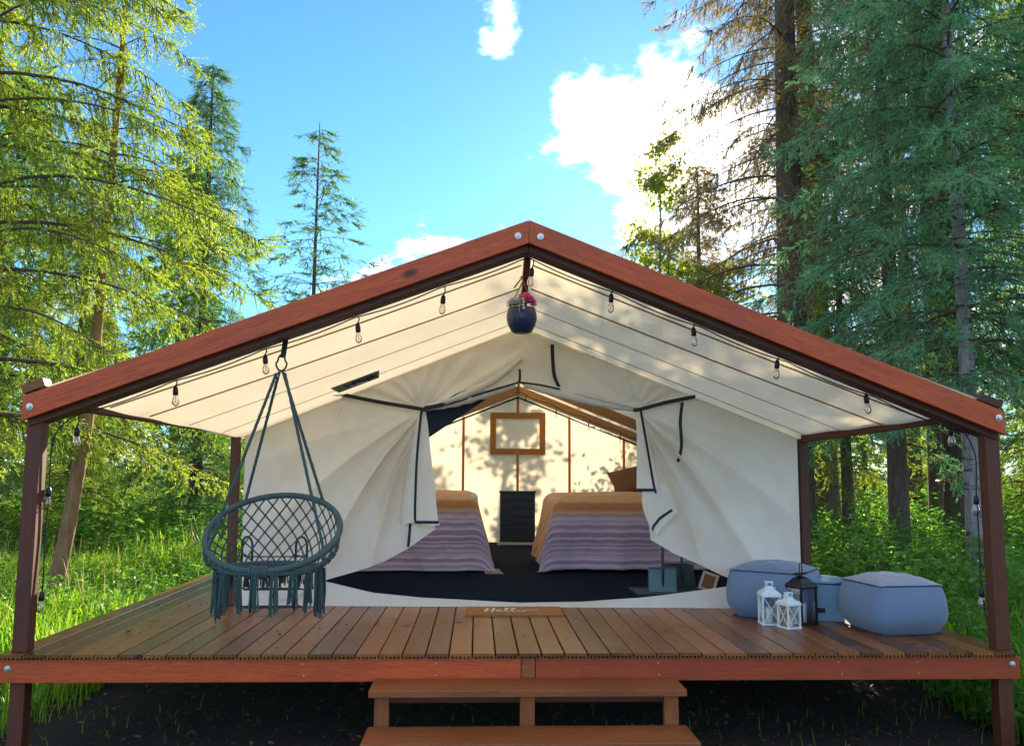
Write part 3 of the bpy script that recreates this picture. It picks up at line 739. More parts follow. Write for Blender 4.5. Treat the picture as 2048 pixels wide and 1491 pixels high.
    o_ = np.concatenate([o_, tpaths[:, 0]]); sdv = np.concatenate([sdv, Td]); ln = np.concatenate([ln, Tl])
    NV = needles(o_, sdv, ln, K, nl, nw, spread, rg)
    LVa = np.concatenate([LV, WV]); LFa = np.concatenate([LF, WF+len(LV)])

    return fastmesh('trunk', TV, TF), fastmesh('limbs', LVa, LFa), fastmesh('crown', NV, np.arange(len(NV)))
def place_tree(name, meshes, loc, label, cat, mats, group=None, rz=0, sc=1.0, extra=None):
    o = thing(name, loc, label, cat, group, rz); o.scale = (sc, sc, sc) if not hasattr(sc, '__len__') else sc
    for nm, me, m_ in zip(('trunk', 'limbs', 'crown'), meshes, mats):
        c = bpy.data.objects.new(nm, me); COL.objects.link(c); c.parent = o
        if not me.materials: me.materials.append(m_)
        c.material_slots[0].link = 'OBJECT'; c.material_slots[0].material = m_
        if nm == 'trunk' : me.polygons.foreach_set('use_smooth', [True]*len(me.polygons))
    return o
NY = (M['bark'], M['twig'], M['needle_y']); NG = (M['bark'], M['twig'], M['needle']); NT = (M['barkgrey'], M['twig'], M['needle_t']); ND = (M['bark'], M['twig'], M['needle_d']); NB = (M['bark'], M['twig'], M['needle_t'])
G1 = 'spruces standing around the tent'
def P(x, y): return (x, y, gh(x, y)-.05)
# near left spruce, its long boughs reach into the picture
big = spruce(11, 11.5, 2.4, 3.75, .20, dens=.80, weep=.62, twig_gap=.046, shoot_gap=.10, K=20, nl=.036, nw=.013, sl=.18, spread=.44, droop=.34, rise=.10, nb=6, dz=.58, side=(R(10), .22), power=.85)
place_tree('spruce_tree', big, P(-6.15, 4.4), 'large yellow-green spruce at left, long drooping boughs reaching over the roof corner', 'tree', NY, G1, R(12))
thin = spruce(23, 9.5, 3.9, 1.5, .092, dens=.7, weep=.5, twig_gap=.08, shoot_gap=.07, K=10, nl=.04, nw=.011, sl=.13, nb=5, dz=.4, lean=([0, 1.0, 2.6, 4, 9.5], [0, .16, .33, .36, .5]), power=.6)
place_tree('spruce_tree', thin, P(-5.42, 5.38), 'slender spruce with bare pale bent trunk beside the left porch post', 'tree', (M['barklight'], M['twig'], M['needle_y']), G1, 0)
mid1 = spruce(31, 12, .5, 2.1, .17, dens=.9, weep=.35, twig_gap=.085, shoot_gap=.10, K=11, nl=.055, nw=.016, sl=.22, nb=7, dz=.34, power=.75)
mid2 = spruce(47, 14, 2.8, 2.3, .2, dens=.68, weep=.4, twig_gap=.09, shoot_gap=.13, K=16, nl=.046, nw=.016, sl=.24, spread=.48, nb=6, dz=.42, droop=.5, power=.6)
sparse = spruce(53, 10.2, 1.0, 1.75, .055, dens=.55, weep=.25, twig_gap=.12, shoot_gap=.09, K=9, nl=.06, nw=.014, sl=.16, nb=6, dz=.36, droop=.12, rise=.22, power=.95)
tall = spruce(61, 19, 3.9, 2.7, .30, dens=.74, weep=.6, twig_gap=.075, shoot_gap=.11, K=11, nl=.05, nw=.015, sl=.2, nb=6, dz=.42, droop=.55, rise=.12, power=.45, bare=.1)
pole = spruce(67, 16, 8.0, 1.5, .19, dens=.7, weep=.5, twig_gap=.12, shoot_gap=.11, K=9, nl=.055, nw=.016, sl=.2, nb=5, dz=.45, droop=.4, power=.6)
near_r = spruce(71, 11, 2.9, 2.2, .105, dens=.9, weep=.25, twig_gap=.062, shoot_gap=.10, K=22, nl=.034, nw=.012, sl=.19, spread=.48, nb=6, dz=.34, droop=.38, rise=.12, power=.5)
far_s = spruce(83, 11, .4, 2.0, .16, dens=.9, weep=.35, twig_gap=.18, shoot_gap=.15, K=7, nl=.14, nw=.045, sl=.28, nb=6, dz=.42, power=.85)
LB = [
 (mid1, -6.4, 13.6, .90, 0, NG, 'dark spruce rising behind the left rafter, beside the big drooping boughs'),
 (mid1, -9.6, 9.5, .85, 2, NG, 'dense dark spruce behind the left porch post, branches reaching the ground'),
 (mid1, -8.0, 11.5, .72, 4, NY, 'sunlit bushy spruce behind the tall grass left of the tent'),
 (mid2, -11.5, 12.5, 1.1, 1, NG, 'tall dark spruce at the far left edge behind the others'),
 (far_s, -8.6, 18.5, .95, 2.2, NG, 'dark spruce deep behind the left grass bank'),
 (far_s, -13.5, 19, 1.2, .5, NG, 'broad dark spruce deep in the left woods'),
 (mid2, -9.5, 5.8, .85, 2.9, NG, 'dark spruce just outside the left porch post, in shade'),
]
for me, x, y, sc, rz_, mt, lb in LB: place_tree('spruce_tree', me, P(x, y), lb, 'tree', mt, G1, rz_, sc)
place_tree('spruce_tree', sparse, P(-3.9, 13.3), 'small sparse spruce with bent tip rising above the left roof slope', 'tree', NG, G1, 1.0, (1.4, 1.4, .93))
place_tree('spruce_tree', mid1, P(4.75, 14.1), 'golden backlit young spruce in front of the sun glare', 'tree', (M['bark'], M['twig'], M['needle_g']), G1, 2.0, (.80, .80, .76))
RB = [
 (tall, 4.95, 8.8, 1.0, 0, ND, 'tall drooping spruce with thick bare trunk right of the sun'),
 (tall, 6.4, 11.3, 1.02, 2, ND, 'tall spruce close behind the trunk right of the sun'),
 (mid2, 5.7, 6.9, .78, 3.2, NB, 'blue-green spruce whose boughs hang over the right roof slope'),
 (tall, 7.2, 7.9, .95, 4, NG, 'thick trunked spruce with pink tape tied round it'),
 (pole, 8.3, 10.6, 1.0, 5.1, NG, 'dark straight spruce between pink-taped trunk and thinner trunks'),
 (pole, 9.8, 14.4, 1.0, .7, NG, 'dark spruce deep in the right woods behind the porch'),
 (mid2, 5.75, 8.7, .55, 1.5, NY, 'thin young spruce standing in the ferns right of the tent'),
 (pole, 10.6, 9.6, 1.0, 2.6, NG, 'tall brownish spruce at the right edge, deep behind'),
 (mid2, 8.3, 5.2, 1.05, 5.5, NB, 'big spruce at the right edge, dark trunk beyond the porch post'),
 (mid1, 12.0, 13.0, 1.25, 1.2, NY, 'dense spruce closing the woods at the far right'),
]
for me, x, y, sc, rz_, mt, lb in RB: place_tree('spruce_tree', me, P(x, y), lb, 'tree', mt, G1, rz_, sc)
place_tree('spruce_tree', near_r, P(5.30, 4.30), 'grey barked spruce just behind the right porch post, bright blue-green boughs', 'tree', NT, G1, .6)
# broadleaved trees behind the tent
def birch(seed, H, r0, n_l, leaf):
    rg = np.random.default_rng(seed); zs = np.linspace(0, 1, 16)
    tp = np.stack([.12*np.sin(zs*4+seed), .1*np.cos(zs*3), zs*H], -1); tp[:, :2] -= tp[0, :2]
    TV, TF = tubes_np(tp[None], (r0*(1-zs)**.9+.006)[None], 8)
    nb_ = 26; z0 = np.sort(rg.uniform(.22, .97, nb_))*H; az = rg.uniform(0, 6.28, nb_); L = (.35+1.25*(1-z0/H)**.7)*(.6+.6*rg.random(nb_)); ss = np.linspace(0, 1, 6)
    pa = np.zeros((nb_, 6, 3)); 
    for i in range(3): pa[:, :, i] = np.interp(z0, zs*H, tp[:, i])[:, None]
    pa[:, :, 0] += np.cos(az)[:, None]*L[:, None]*ss*.75; pa[:, :, 1] += np.sin(az)[:, None]*L[:, None]*ss*.75; pa[:, :, 2] += L[:, None]*(ss*.85-.15*ss**2)
    LV, LF = tubes_np(pa, (.004+.009*L)[:, None]*(1-.85*ss), 4)
    b = rg.integers(0, nb_, n_l); s_ = rg.random(n_l)**.6
    o_ = np.stack([[np.interp(q, ss, pa[k, :, i]) for i in range(3)] for k, q in zip(b, s_)])
    o_ += rg.normal(size=(n_l, 3))*(.17*L[b][:, None])
    d = unit(rg.normal(size=(n_l, 3))+np.array([0, 0, -.7])); sd = unit(np.cross(d, rg.normal(size=(n_l, 3)))); ln = leaf*(.7+.6*rg.random((n_l, 1)))
    c_ = o_+d*ln*.45; V = np.stack([o_, c_+sd*ln*.32, o_+d*ln, c_-sd*ln*.32], 1).reshape(-1, 3); k4 = np.arange(n_l)*4
    F = np.concatenate([np.stack([k4, k4+1, k4+2], -1), np.stack([k4, k4+2, k4+3], -1)])
    return fastmesh('trunk', TV, TF), fastmesh('limbs', LV, LF), fastmesh('crown', V, F)
BM = (M['barkgrey'], M['twig'], M['leaf'])
bir = birch(5, 8.5, .06, 3800, .10)
place_tree('birch_tree', bir, P(3.05, 11.4), 'slender leafy birch in front of the bright cloud above the right roof', 'tree', BM, 'broadleaved trees behind the tent', 1.0)
place_tree('birch_tree', bir, P(3.9, 12.2), 'lower leafy birch beside the golden young spruce', 'tree', BM, 'broadleaved trees behind the tent', 3.0, (1.2, 1.2, .80))
place_tree('birch_tree', bir, P(4.6, 10.9), 'short leafy birch low at the foot of the tall drooping spruce', 'tree', BM, 'broadleaved trees behind the tent', 4.4, (1.3, 1.3, .66))
bir2 = birch(9, 7.0, .09, 1700, .13)
for x, y, sc, rz_, lb in ((2.1, 15.5, .80, 0, 'leafy birch behind the tent, right of the ridge line'), (.9, 17.5, .72, 2.2, 'leafy birch farthest behind the tent back wall'), (-.6, 14.8, .62, 4.0, 'low leafy birch behind the tent, left of the ridge line')):
    place_tree('birch_tree', bir2, P(x, y), lb, 'tree', BM, 'birches behind the back wall', rz_, (1.6*sc, 1.6*sc, sc))
for k, (x, y, sc, lb) in enumerate(((9.5, 24, .42, 'sunlit young spruce in the clearing, left of the right post'), (11.6, 21, .5, 'bushy sunlit spruce in the clearing above the storage cube'), (14.5, 22, .55, 'bushy sunlit spruce in the clearing above the front pouf'), (13.5, 27, .5, 'sunlit young spruce in the clearing behind the pink-taped trunk'), (17.5, 26, .45, 'sunlit young spruce in the clearing at the right edge'),
                      (12.0, 32, .6, 'larger sunlit spruce at the back of the right clearing'), (20.5, 31, .6, 'sunlit spruce far back at the right edge'), (-14.5, 27, .7, 'sunlit spruce far back at the left edge'), (-9.5, 29, .55, 'sunlit spruce far behind the left grass'))):
    place_tree('spruce_tree', far_s, P(x, y), lb, 'tree', NY, G1, k*1.3, (sc*1.5, sc*1.5, sc))
# far woods: individuals at the meadow's edge
for i in range(44):
    a = R(-72+i*3.3+random.uniform(-1.2, 1.2)); d_ = random.uniform(80, 125); x, y = CAM[0]+math.sin(a)*d_, CAM[1]+math.cos(a)*d_
    sc = random.uniform(.9, 1.35)
    place_tree('spruce_tree', far_s, P(x, y), 'far spruce in the tree line beyond the meadow', 'tree', NG, 'far tree line', random.uniform(0, 6), sc)

# ------------------------------------------------------------------ grass and undergrowth
def inside_deck(x, y): return (x > -3.2) & (x < 3.1) & (y > -.75) & (y < 8.5)
def blades(n, xr, yr, h, w, seed, keep=None, lean=.45, deck_ok=False):
    rg = np.random.default_rng(seed); x = rg.uniform(*xr, n); y = rg.uniform(*yr, n)
    cl_ = np.sin(x*1.9+1)*np.sin(y*1.3)+np.sin(x*.7-y*.9)+.8*np.sin(x*4.1)*np.sin(y*3.7)
    ok = (deck_ok | ~inside_deck(x, y)) & (rg.random(n) < np.clip(.62+.25*cl_, .15, 1))
    if keep is not None: ok &= keep(x, y)
    x, y, cl_ = x[ok], y[ok], cl_[ok]; n = len(x); z = np.array([gh(a, b) for a, b in zip(x, y)])-.02
    H = h*(.45+.75*rg.random(n))*(1+.18*cl_); az = rg.uniform(0, 6.28, n); ln = lean*(.3+rg.random(n))
    d = np.stack([np.cos(az), np.sin(az), 0*az], -1); sd = np.stack([-np.sin(az), np.cos(az), 0*az], -1)*(w*(.7+.6*rg.random(n)))[:, None]/2
    o_ = np.stack([x, y, z], -1); up_ = np.array([0, 0, 1.0])
    m1 = o_+up_*(H*.45)[:, None]+d*(H*ln*.16)[:, None]; m2 = o_+up_*(H*.8)[:, None]+d*(H*ln*.5)[:, None]; tp_ = o_+up_*(H*(1-.25*ln))[:, None]+d*(H*ln)[:, None]
    V = np.stack([o_-sd, o_+sd, m1-sd*.85, m1+sd*.85, m2-sd*.55, m2+sd*.55, tp_], 1).reshape(-1, 3); k = np.arange(n)*7
    F = np.concatenate([np.stack([k+a, k+b, k+c], -1) for a, b, c in ((0, 1, 3), (0, 3, 2), (2, 3, 5), (2, 5, 4), (4, 5, 6))])
    return V, F
def stuff(name, parts, m_, label, cat):
    V, F, k = [], [], 0
    for v, f in parts: V.append(v); F.append(f+k); k += len(v)
    tag(link(name, fastmesh(name, np.concatenate(V), np.concatenate(F)), m_), label, cat, kind='stuff')
leftz = lambda x, y: (x < -3.2) & (y > 1.2+.25*(x+3.2)*-1*0)
stuff('grass', [blades(62000, (-9.5, -3.25), (1.6, 9.5), .44, .014, 1), blades(22000, (-14, -2.8), (8.5, 20), .60, .022, 2), blades(3500, (-6.5, -3.3), (-.5, 1.8), .28, .008, 3),
                blades(20000, (3.2, 10), (.2, 9), .55, .012, 4), blades(26000, (2.6, 20), (8.5, 26), .8, .022, 5), blades(16000, (-22, 26), (20, 46), .8, .05, 6),
                blades(3000, (2.9, 4.6), (-1.6, 1.0), .30, .009, 8), blades(700, (-3.2, 3.1), (-1.2, 1.2), .12, .006, 9, None, .8, True), blades(2600, (-5.5, -3.1), (-3.4, 1.6), .16, .009, 10, None, .6), blades(5000, (2.9, 5.5), (-3.4, .6), .26, .009, 11, None, .6)],
      M['grass'], 'tall lush green grass growing around the deck and under the trees', 'grass')
stuff('dry_grass', [blades(700, (-8.5, -3.6), (3.0, 9), .80, .006, 12, None, .3)], M['drygrass'], 'thin dry seed stalks standing in the grass left of the deck', 'grass')
def weeds(n, xr, yr, h, leaf, seed, nl_=16, keep=None):
    rg = np.random.default_rng(seed); x = rg.uniform(*xr, n); y = rg.uniform(*yr, n); ok = ~inside_deck(x, y)
    if keep is not None: ok &= keep(x, y)
    x, y = x[ok], y[ok]; n = len(x); z = np.array([gh(a, b) for a, b in zip(x, y)]); H = h*(.5+.7*rg.random(n))
    t_ = rg.uniform(.12, 1, (n, nl_)); az = rg.uniform(0, 6.28, (n, nl_)); bend = rg.normal(size=(n, 2))*.15
    o_ = np.stack([x[:, None]+bend[:, :1]*H[:, None]*t_**2, y[:, None]+bend[:, 1:]*H[:, None]*t_**2, z[:, None]+H[:, None]*t_], -1)
    d = unit(np.stack([np.cos(az), np.sin(az), rg.uniform(-.25, .5, (n, nl_))], -1)); ln = (leaf*(.5+.8*rg.random((n, nl_)))*(1.2-.6*t_))[..., None]
    sd = unit(np.cross(d, np.array([0, 0, 1.0])+rg.normal(size=(n, nl_, 3))*.35)); mid = o_+d*ln*.45+np.array([0, 0, .12])*ln; tip = o_+d*ln+np.array([0, 0, -.22])*ln
    V = np.stack([o_, mid+sd*ln*.2, tip, mid-sd*ln*.2], 2).reshape(-1, 3); k = np.arange(n*nl_)*4
    F = np.concatenate([np.stack([k, k+1, k+2], -1), np.stack([k, k+2, k+3], -1)])
    st_ = np.stack([np.stack([x, y, z], -1), np.stack([x+bend[:, 0]*H, y+bend[:, 1]*H, z+H], -1)], 1); SV, SF = tubes_np(st_, np.broadcast_to([.004, .002], (n, 2)), 3)
    return np.concatenate([V, SV]), np.concatenate([F, SF+len(V)])
stuff('undergrowth', [weeds(3000, (3.15, 10), (.6, 10), 1.0, .13, 21), weeds(2200, (2.7, 16), (9, 22), 1.25, .2, 22, 12), weeds(500, (3.1, 5.0), (-1.6, 1.2), .40, .10, 23),
                     weeds(1700, (-9.5, -3.3), (2.2, 11), .55, .11, 24), weeds(900, (-12, -3), (9, 16), 1.0, .18, 25), weeds(160, (-5, -3.35), (-1.0, 2), .25, .08, 26)],
      M['weed'], 'dense leafy ferns and weeds filling the forest floor', 'undergrowth')
def shrub(loc, label, seed, h, n=34, leaf=.09):
    o = thing('leafy_shrub', loc, label, 'shrub', 'shrubs beside the deck'); rg = np.random.default_rng(seed)
    az = rg.uniform(0, 6.28, n); L = h*(.6+.5*rg.random(n)); ss = np.linspace(0, 1, 6); sp = rg.uniform(.1, .6, n)
    pa = np.stack([np.cos(az)[:, None]*L[:, None]*sp[:, None]*ss**1.3, np.sin(az)[:, None]*L[:, None]*sp[:, None]*ss**1.3, L[:, None]*(ss-.15*sp[:, None]*ss**2)], -1)
    SV, SF = tubes_np(pa, np.broadcast_to(.006*(1-.8*ss), (n, 6)), 4); link('stems', fastmesh('stems', SV, SF), M['twig'], o)
    q = rg.uniform(.2, 1, (n, 22)); o_ = np.stack([np.stack([np.interp(q[i], ss, pa[i, :, k]) for k in range(3)], -1) for i in range(n)]).reshape(-1, 3); m_ = len(o_)
    d = unit(rg.normal(size=(m_, 3))*np.array([1, 1, .4])); ln = leaf*(.6+.7*rg.random((m_, 1))); sd = unit(np.cross(d, np.array([0, 0, 1.0])+rg.normal(size=(m_, 3))*.4))
    mid = o_+d*ln*.5+np.array([0, 0, .1])*ln; tip = o_+d*ln+np.array([0, 0, -.2])*ln
    V = np.stack([o_, mid+sd*ln*.24, tip, mid-sd*ln*.24], 1).reshape(-1, 3); k = np.arange(m_)*4
    link('foliage', fastmesh('foliage', V, np.concatenate([np.stack([k, k+1, k+2], -1), np.stack([k, k+2, k+3], -1)])), M['weed'], o)
shrub(P(3.75, 3.1), 'leafy shrub with catching light just right of the tent corner', 1, 1.15)
shrub(P(4.2, 4.5), 'tall leafy shrub between the tent corner and the right post', 2, 1.35)
shrub(P(5.0, 2.6), 'leafy shrub behind the front pouf, beyond the deck edge', 3, 1.1)
shrub(P(3.9, .2), 'low leafy shrub at the foot of the right porch post', 4, .55, 20, .08)

# ------------------------------------------------------------------ inside the tent
Vd = Vector
def tl(x, y, z=0):
    """tent-local point in the world"""
    return Vd((.03+x*math.cos(TR)-y*math.sin(TR), 1.77+x*math.sin(TR)+y*math.cos(TR), z))
rug = thing('rug', tl(0, 3.1, .003), 'dark navy carpet covering the tent floor', 'rug', rz=TR)
mb = MB(); mb.box((-2.26, -3.06, 0), (2.26, 3.1, .008)); mb.build('rug_pile', M['carpet'], rug)
mb = MB(); mb.box((-2.27, -3.07, -.022-.006), (2.27, 3.12, -.0022-.002)); mb.build('rug_backing', M['black'], rug)
def make_bed(loc, sgn, Lx, Wy, label, ztop=.80, hang=.66, seed=1):
    """bed lying across the tent: foot at the aisle (loc), head towards the side wall; sgn = side of the tent"""
    b_ = thing('bed', loc, label, 'bed', 'beds inside the tent')
    mb = MB(loc); x0, x1 = sorted((loc[0], loc[0]+sgn*Lx)); y0, y1 = loc[1], loc[1]+Wy
    mb.box((x0+.05, y0+.05, .12), (x1, y1, .45)); mb.build('bed_base', M['dresser'], b_)
    for lx in (x0+.1, x1-.05):
        for ly in (y0+.1, y1-.05):
            mb = MB(loc); mb.box((lx-.03, ly-.03, .011), (lx+.03, ly+.03, .12)); mb.build('leg', M['dresser'], b_)
    mb = MB(loc); mb.box((x0+.03, y0+.03, .451), (x1, y1, ztop-.02)); mb.build('mattress', M['sheet'], b_, bevel=.06)
    nu, nv = 90, 70; vs = []; uv = []
    for j in range(nv+1):
        for i in range(nu+1):
            p = lerp(-hang*1.0, Lx, i/nu); q = lerp(-hang*1.03, Wy, j/nv)     # p from the foot, q from the near side; negative hangs down
            def prf(e, fl, r=.15):
                t_ = e+r
                if t_ <= 0: return e, 0.0
                if t_ < math.pi*r/2: return -r+r*math.sin(t_/r), r*(1-math.cos(t_/r))
                k = t_-math.pi*r/2; return fl*k, r+k*.98
            a, c = max(0, -p), max(0, -q); hx, d1 = prf(-p, .20); hy, d2 = prf(-q, .15); px, qy = max(p, 0), max(q, 0)
            dn_z = (d1**3+d2**3)**(1/3); crown_ = .03*math.sin(math.pi*min(1, max(0, p/Lx)))*math.sin(math.pi*min(1, max(0, q/Wy)))
            fx = .030*math.sin(qy*9+seed*2+a*2)*min(1, a*1.8)+.012*math.sin(qy*21+seed)*min(1, a*1.8); fy = .030*math.sin(px*8+seed+c*2)*min(1, c*1.8)+.012*math.sin(px*19+seed)*min(1, c*1.8)
            if a and c: m_ = min(a, c); fx += .10*m_; fy += .10*m_
            xx = loc[0]-sgn*(hx+fx); yy_ = loc[1]-(hy+fy)+.006*hsh(px*4, c*5); zz2 = ztop+crown_-dn_z
            dn = max(a, c)
            vs.append((xx, yy_, max(.03, zz2+.003*math.sin(px*23+qy*17)))); uv.append((p, q if a < c or a == 0 else q-a*.9))
    mb = MB(loc); fs = [(j*(nu+1)+i, j*(nu+1)+i+1, (j+1)*(nu+1)+i+1, (j+1)*(nu+1)+i) for j in range(nv) for i in range(nu)]
    if sgn < 0: fs = [f_[::-1] for f_ in fs]
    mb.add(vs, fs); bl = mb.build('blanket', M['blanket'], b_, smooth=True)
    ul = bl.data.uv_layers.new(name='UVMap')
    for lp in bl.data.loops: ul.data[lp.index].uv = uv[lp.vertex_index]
    return b_
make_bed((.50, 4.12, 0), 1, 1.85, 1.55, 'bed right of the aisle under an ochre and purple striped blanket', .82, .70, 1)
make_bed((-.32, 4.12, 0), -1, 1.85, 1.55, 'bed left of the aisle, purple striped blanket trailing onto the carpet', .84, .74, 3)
mb = MB((-.16, 3.93, .03))
for k in range(9): mb.tube([(-.24+k*.018, 3.95, .06), (-.235+k*.02, 3.91, .03), (-.22+k*.022, 3.88, .014)], .004, 5)
o = mb.build('fringe', M['sheet'], [x for x in bpy.data.objects if x.get('label', '').startswith('bed left')][0]); o.location = Vd((-.16, 3.93, .03))-Vd((-.32, 4.12, 0))
def cushion(name, c, size, m_, label, cat, rot=(0, 0, 0), puff=.35):
    mb = MB(); n = 16
    vs = []; fs = []
    def pt(u, v, sg):
        a, b_ = u*2-1, v*2-1; h = (1-a**4)*(1-b_**4); pin = 1-.10*(1-abs(a*b_))*(abs(a)**6+abs(b_)**6)
        return (a*size[0]/2*pin, sg*h**.6*size[1]/2, b_*size[2]/2*pin)
    for sg in (-1, 1): mb.grid(lambda u, v, sg=sg: pt(u, v, sg), n, n)
    o = mb.build(name, m_, None, smooth=True, loc=c); o.rotation_euler = rot; return tag(o, label, cat)
cushion('pillow', (1.62, 5.35, .985), (.62, .22, .36), M['pillow'], 'brown pillow propped on the right bed', 'pillow', (R(-20), R(-14), R(8)))
dl = tl(0, TL-.35)
dr_ = thing('dresser', (dl.x, dl.y, .011), 'black chest of drawers against the back wall between the beds', 'dresser', rz=TR)
mb = MB(); mb.box((-.26, -.16, .04), (.26, .2, .755)); mb.build('carcass', M['dresser'], dr_, bevel=.004)
mb = MB(); mb.box((-.275, -.185, .756), (.275, .21, .782)); mb.build('top', M['dresser'], dr_, bevel=.003)
for k in range(6):
    mb = MB(); mb.box((-.25, -.176, .055+k*.116), (.25, -.161, .055+k*.116+.108)); d_ = mb.build('drawer', M['dresser'], dr_, bevel=.003)
    mb = MB(); mb.box((-.06, -.19, .105+k*.116), (.06, -.177, .113+k*.116)); mb.build('handle', M['blackmetal'], d_)
mb = MB(); mb.box((-.30, -.22, 0), (.30, .2, .038)); mb.build('plinth', M['sheet'], dr_, bevel=.004)
def dustpan(x, y, rz_, label, m_, h=1.0):
    o = thing('upright_dustpan', (x, y, .0115), label, 'dustpan', 'upright dustpans', rz_)
    w_, d_, hh = .24, .24, .20; mb = MB(); t_ = .006
    mb.add([(-w_/2, d_/2, 0), (w_/2, d_/2, 0), (w_/2, d_/2, hh), (-w_/2, d_/2, hh)], [(0, 1, 2, 3)])
    for s in (-1, 1): mb.add([(s*w_/2, -d_/2, 0), (s*w_/2, d_/2, 0), (s*w_/2, d_/2, hh), (s*w_/2, -d_/2*.6, hh)], [(0, 1, 2, 3)])
    mb.add([(-w_/2, -d_/2, 0), (w_/2, -d_/2, 0), (w_/2, -d_/2*.6, hh), (-w_/2, -d_/2*.6, hh)], [(0, 1, 2, 3)])
    mb.add([(-w_/2, -d_/2, 0), (w_/2, -d_/2, 0), (w_/2, d_/2, 0), (-w_/2, d_/2, 0)], [(0, 1, 2, 3)])
    mb.build('pan', m_, o, solid=t_, bevel=.003)
    mb = MB(); mb.tube([(.0, -.10, .03), (.0, -.09, hh), (.0, -.09, h)], .013, 8); mb.build('handle', M['bindark'], o, smooth=True)
    mb = MB(); mb.tube([(.0, -.09, h), (.0, -.02, h+.03), (0, .04, h+.02)], .014, 8); mb.build('grip', M['bindark'], o, smooth=True)
dustpan(1.37, 2.62, R(-8), 'blue-grey upright pan with tall handle just inside the right flap', M['bin'], .82)
dustpan(1.60, 2.95, R(6), 'darker upright pan behind the blue-grey one inside the doorway', M['bindark'], .82)
tr_ = thing('floor_tray', (1.42, 2.45, .0115), 'thin dark boot tray lying under the upright pan', 'tray')
mb = MB(); mb.box((-.33, -.13, 0), (.30, .30, .006)); mb.build('base', M['bindark'], tr_)
mb = MB()
for a, b_ in (((-.335, -.14), (.305, -.125)), ((-.335, .295), (.305, .31)), ((-.335, -.125), (-.32, .295)), ((.29, -.125), (.305, .295))): mb.box((*a, .0), (*b_, .016))
mb.build('rim', M['bindark'], tr_)
# small pale frame leaning in the right corner
pf = thing('leaning_frame', (1.77, 2.62, .0115), 'small pale wooden frame leaning inside the right door panel', 'frame'); pf.rotation_euler = (R(-20), R(18), R(-20)); pf.scale = (.75, .75, .75)
for a, b_ in (((-.10, 0), (.10, .03)), ((-.10, .20), (.10, .23)), ((-.10, .03), (-.07, .20)), ((.07, .03), (.10, .20))):
    mb = MB(); mb.box((a[0], -.01, a[1]), (b_[0], .01, b_[1])); mb.build('rail', M['sheet'], pf)
mb = MB(); mb.box((-.07, -.003, .03), (.07, .003, .20)); mb.build('panel', M['pillow'], pf)

# ------------------------------------------------------------------ string lights
SM = {}
def socket_meshes(scale=1.0):
    k = ('s', scale)
    if k in SM: return SM[k]
    mb = MB(); s_ = scale
    mb.lathe([(.004*s_, 0), (.006*s_, -.005*s_), (.013*s_, -.012*s_), (.0165*s_, -.03*s_), (.0165*s_, -.06*s_), (.0145*s_, -.062*s_)], (0, 0, 0), 14); a = mb.mesh('socket'); a.materials.append(M['blackmetal'])
    mb = MB(); mb.lathe([(.012*s_, -.058*s_), (.014*s_, -.07*s_), (.022*s_, -.09*s_), (.0235*s_, -.105*s_), (.019*s_, -.122*s_), (.008*s_, -.132*s_), (.001, -.134*s_)], (0, 0, 0), 16); b_ = mb.mesh('bulb'); b_.materials.append(M['bulb'])
    mb = MB(); mb.tube([(-.004*s_, 0, -.06*s_), (-.007*s_, 0, -.11*s_), (0, .003*s_, -.085*s_), (.007*s_, 0, -.11*s_), (.004*s_, 0, -.06*s_)], .0012*s_, 5); c = mb.mesh('filament'); c.materials.append(M['filament'])
    for me in (a, b_): me.polygons.foreach_set('use_smooth', [True]*len(me.polygons))
    SM[k] = (a, b_, c); return SM[k]
def string_light(root, drops, cord, cr, sscale=1.0, stub=.05):
    for path in cord:
        mb = MB(root.location); mb.tube(path, cr, 5); mb.build('cord', M['black'], root, smooth=True)
    me = socket_meshes(sscale)
    for (x, y, z, st_) in drops:
        if st_ > 0:
            mb = MB(root.location); mb.tube([(x+.006, y, z+st_), (x+.01, y, z+st_*.5), (x, y, z-.002)], cr, 5); mb.build('drop_cord', M['black'], root)
        s_ = link('socket', me[0], None, root, Vd((x, y, z))-root.location); s_.rotation_euler = (random.uniform(-.1, .1), random.uniform(-.1, .1), random.uniform(0, 3))
        b_ = link('bulb', me[1], None, s_); f_ = link('filament', me[2], None, s_)
def raf_bot(x):
    return (2.68-.373*abs(x+.015) if x < -.015 else 2.68-.394*(x+.015))-.075-.048-.067
root = thing('string_light', (0, .19, 2.4), 'black string of clear bulbs along the porch rafters and down both posts', 'string lights')
drops = []
for x, z in ((-2.262, 1.628), (-1.703, 1.836), (-1.116, 2.047), (-.561, 2.242), (.02, 2.433), (.543, 2.267), (1.085, 2.048), (1.641, 1.838), (2.222, 1.613), (2.78, 1.404), (-2.863, 1.363)):
    drops.append((x, .19, z-.005, max(.02, raf_bot(x)+.0-(z-.005))))
for x, z in ((-2.985, .98), (-2.985, .35), (2.90, .955), (2.90, .37)): drops.append((x, .135, z, 0))
cord1 = []
for s in (-1, 1):
    pts = []
    for u in np.linspace(0, 1, 60):
        x = s*u*2.9+.0; pts.append((x, .185, raf_bot(x)+.003-.018*abs(math.sin(u*16))))
    cord1.append(pts)
cord1.append(catmull([(-2.9, .185, raf_bot(-2.9)), (-2.975, .13, 1.28), (-2.985, .135, .98), (-2.99, .14, .7), (-2.985, .135, .35)], 8))
cord1.append(catmull([(2.88, .185, raf_bot(2.88)), (2.905, .13, 1.2), (2.90, .135, .955), (2.905, .14, .7), (2.90, .135, .37), (2.93, .13, .12), (2.98, .13, .01), (3.06, .12, -.05)], 8))
string_light(root, drops, cord1, .0045)
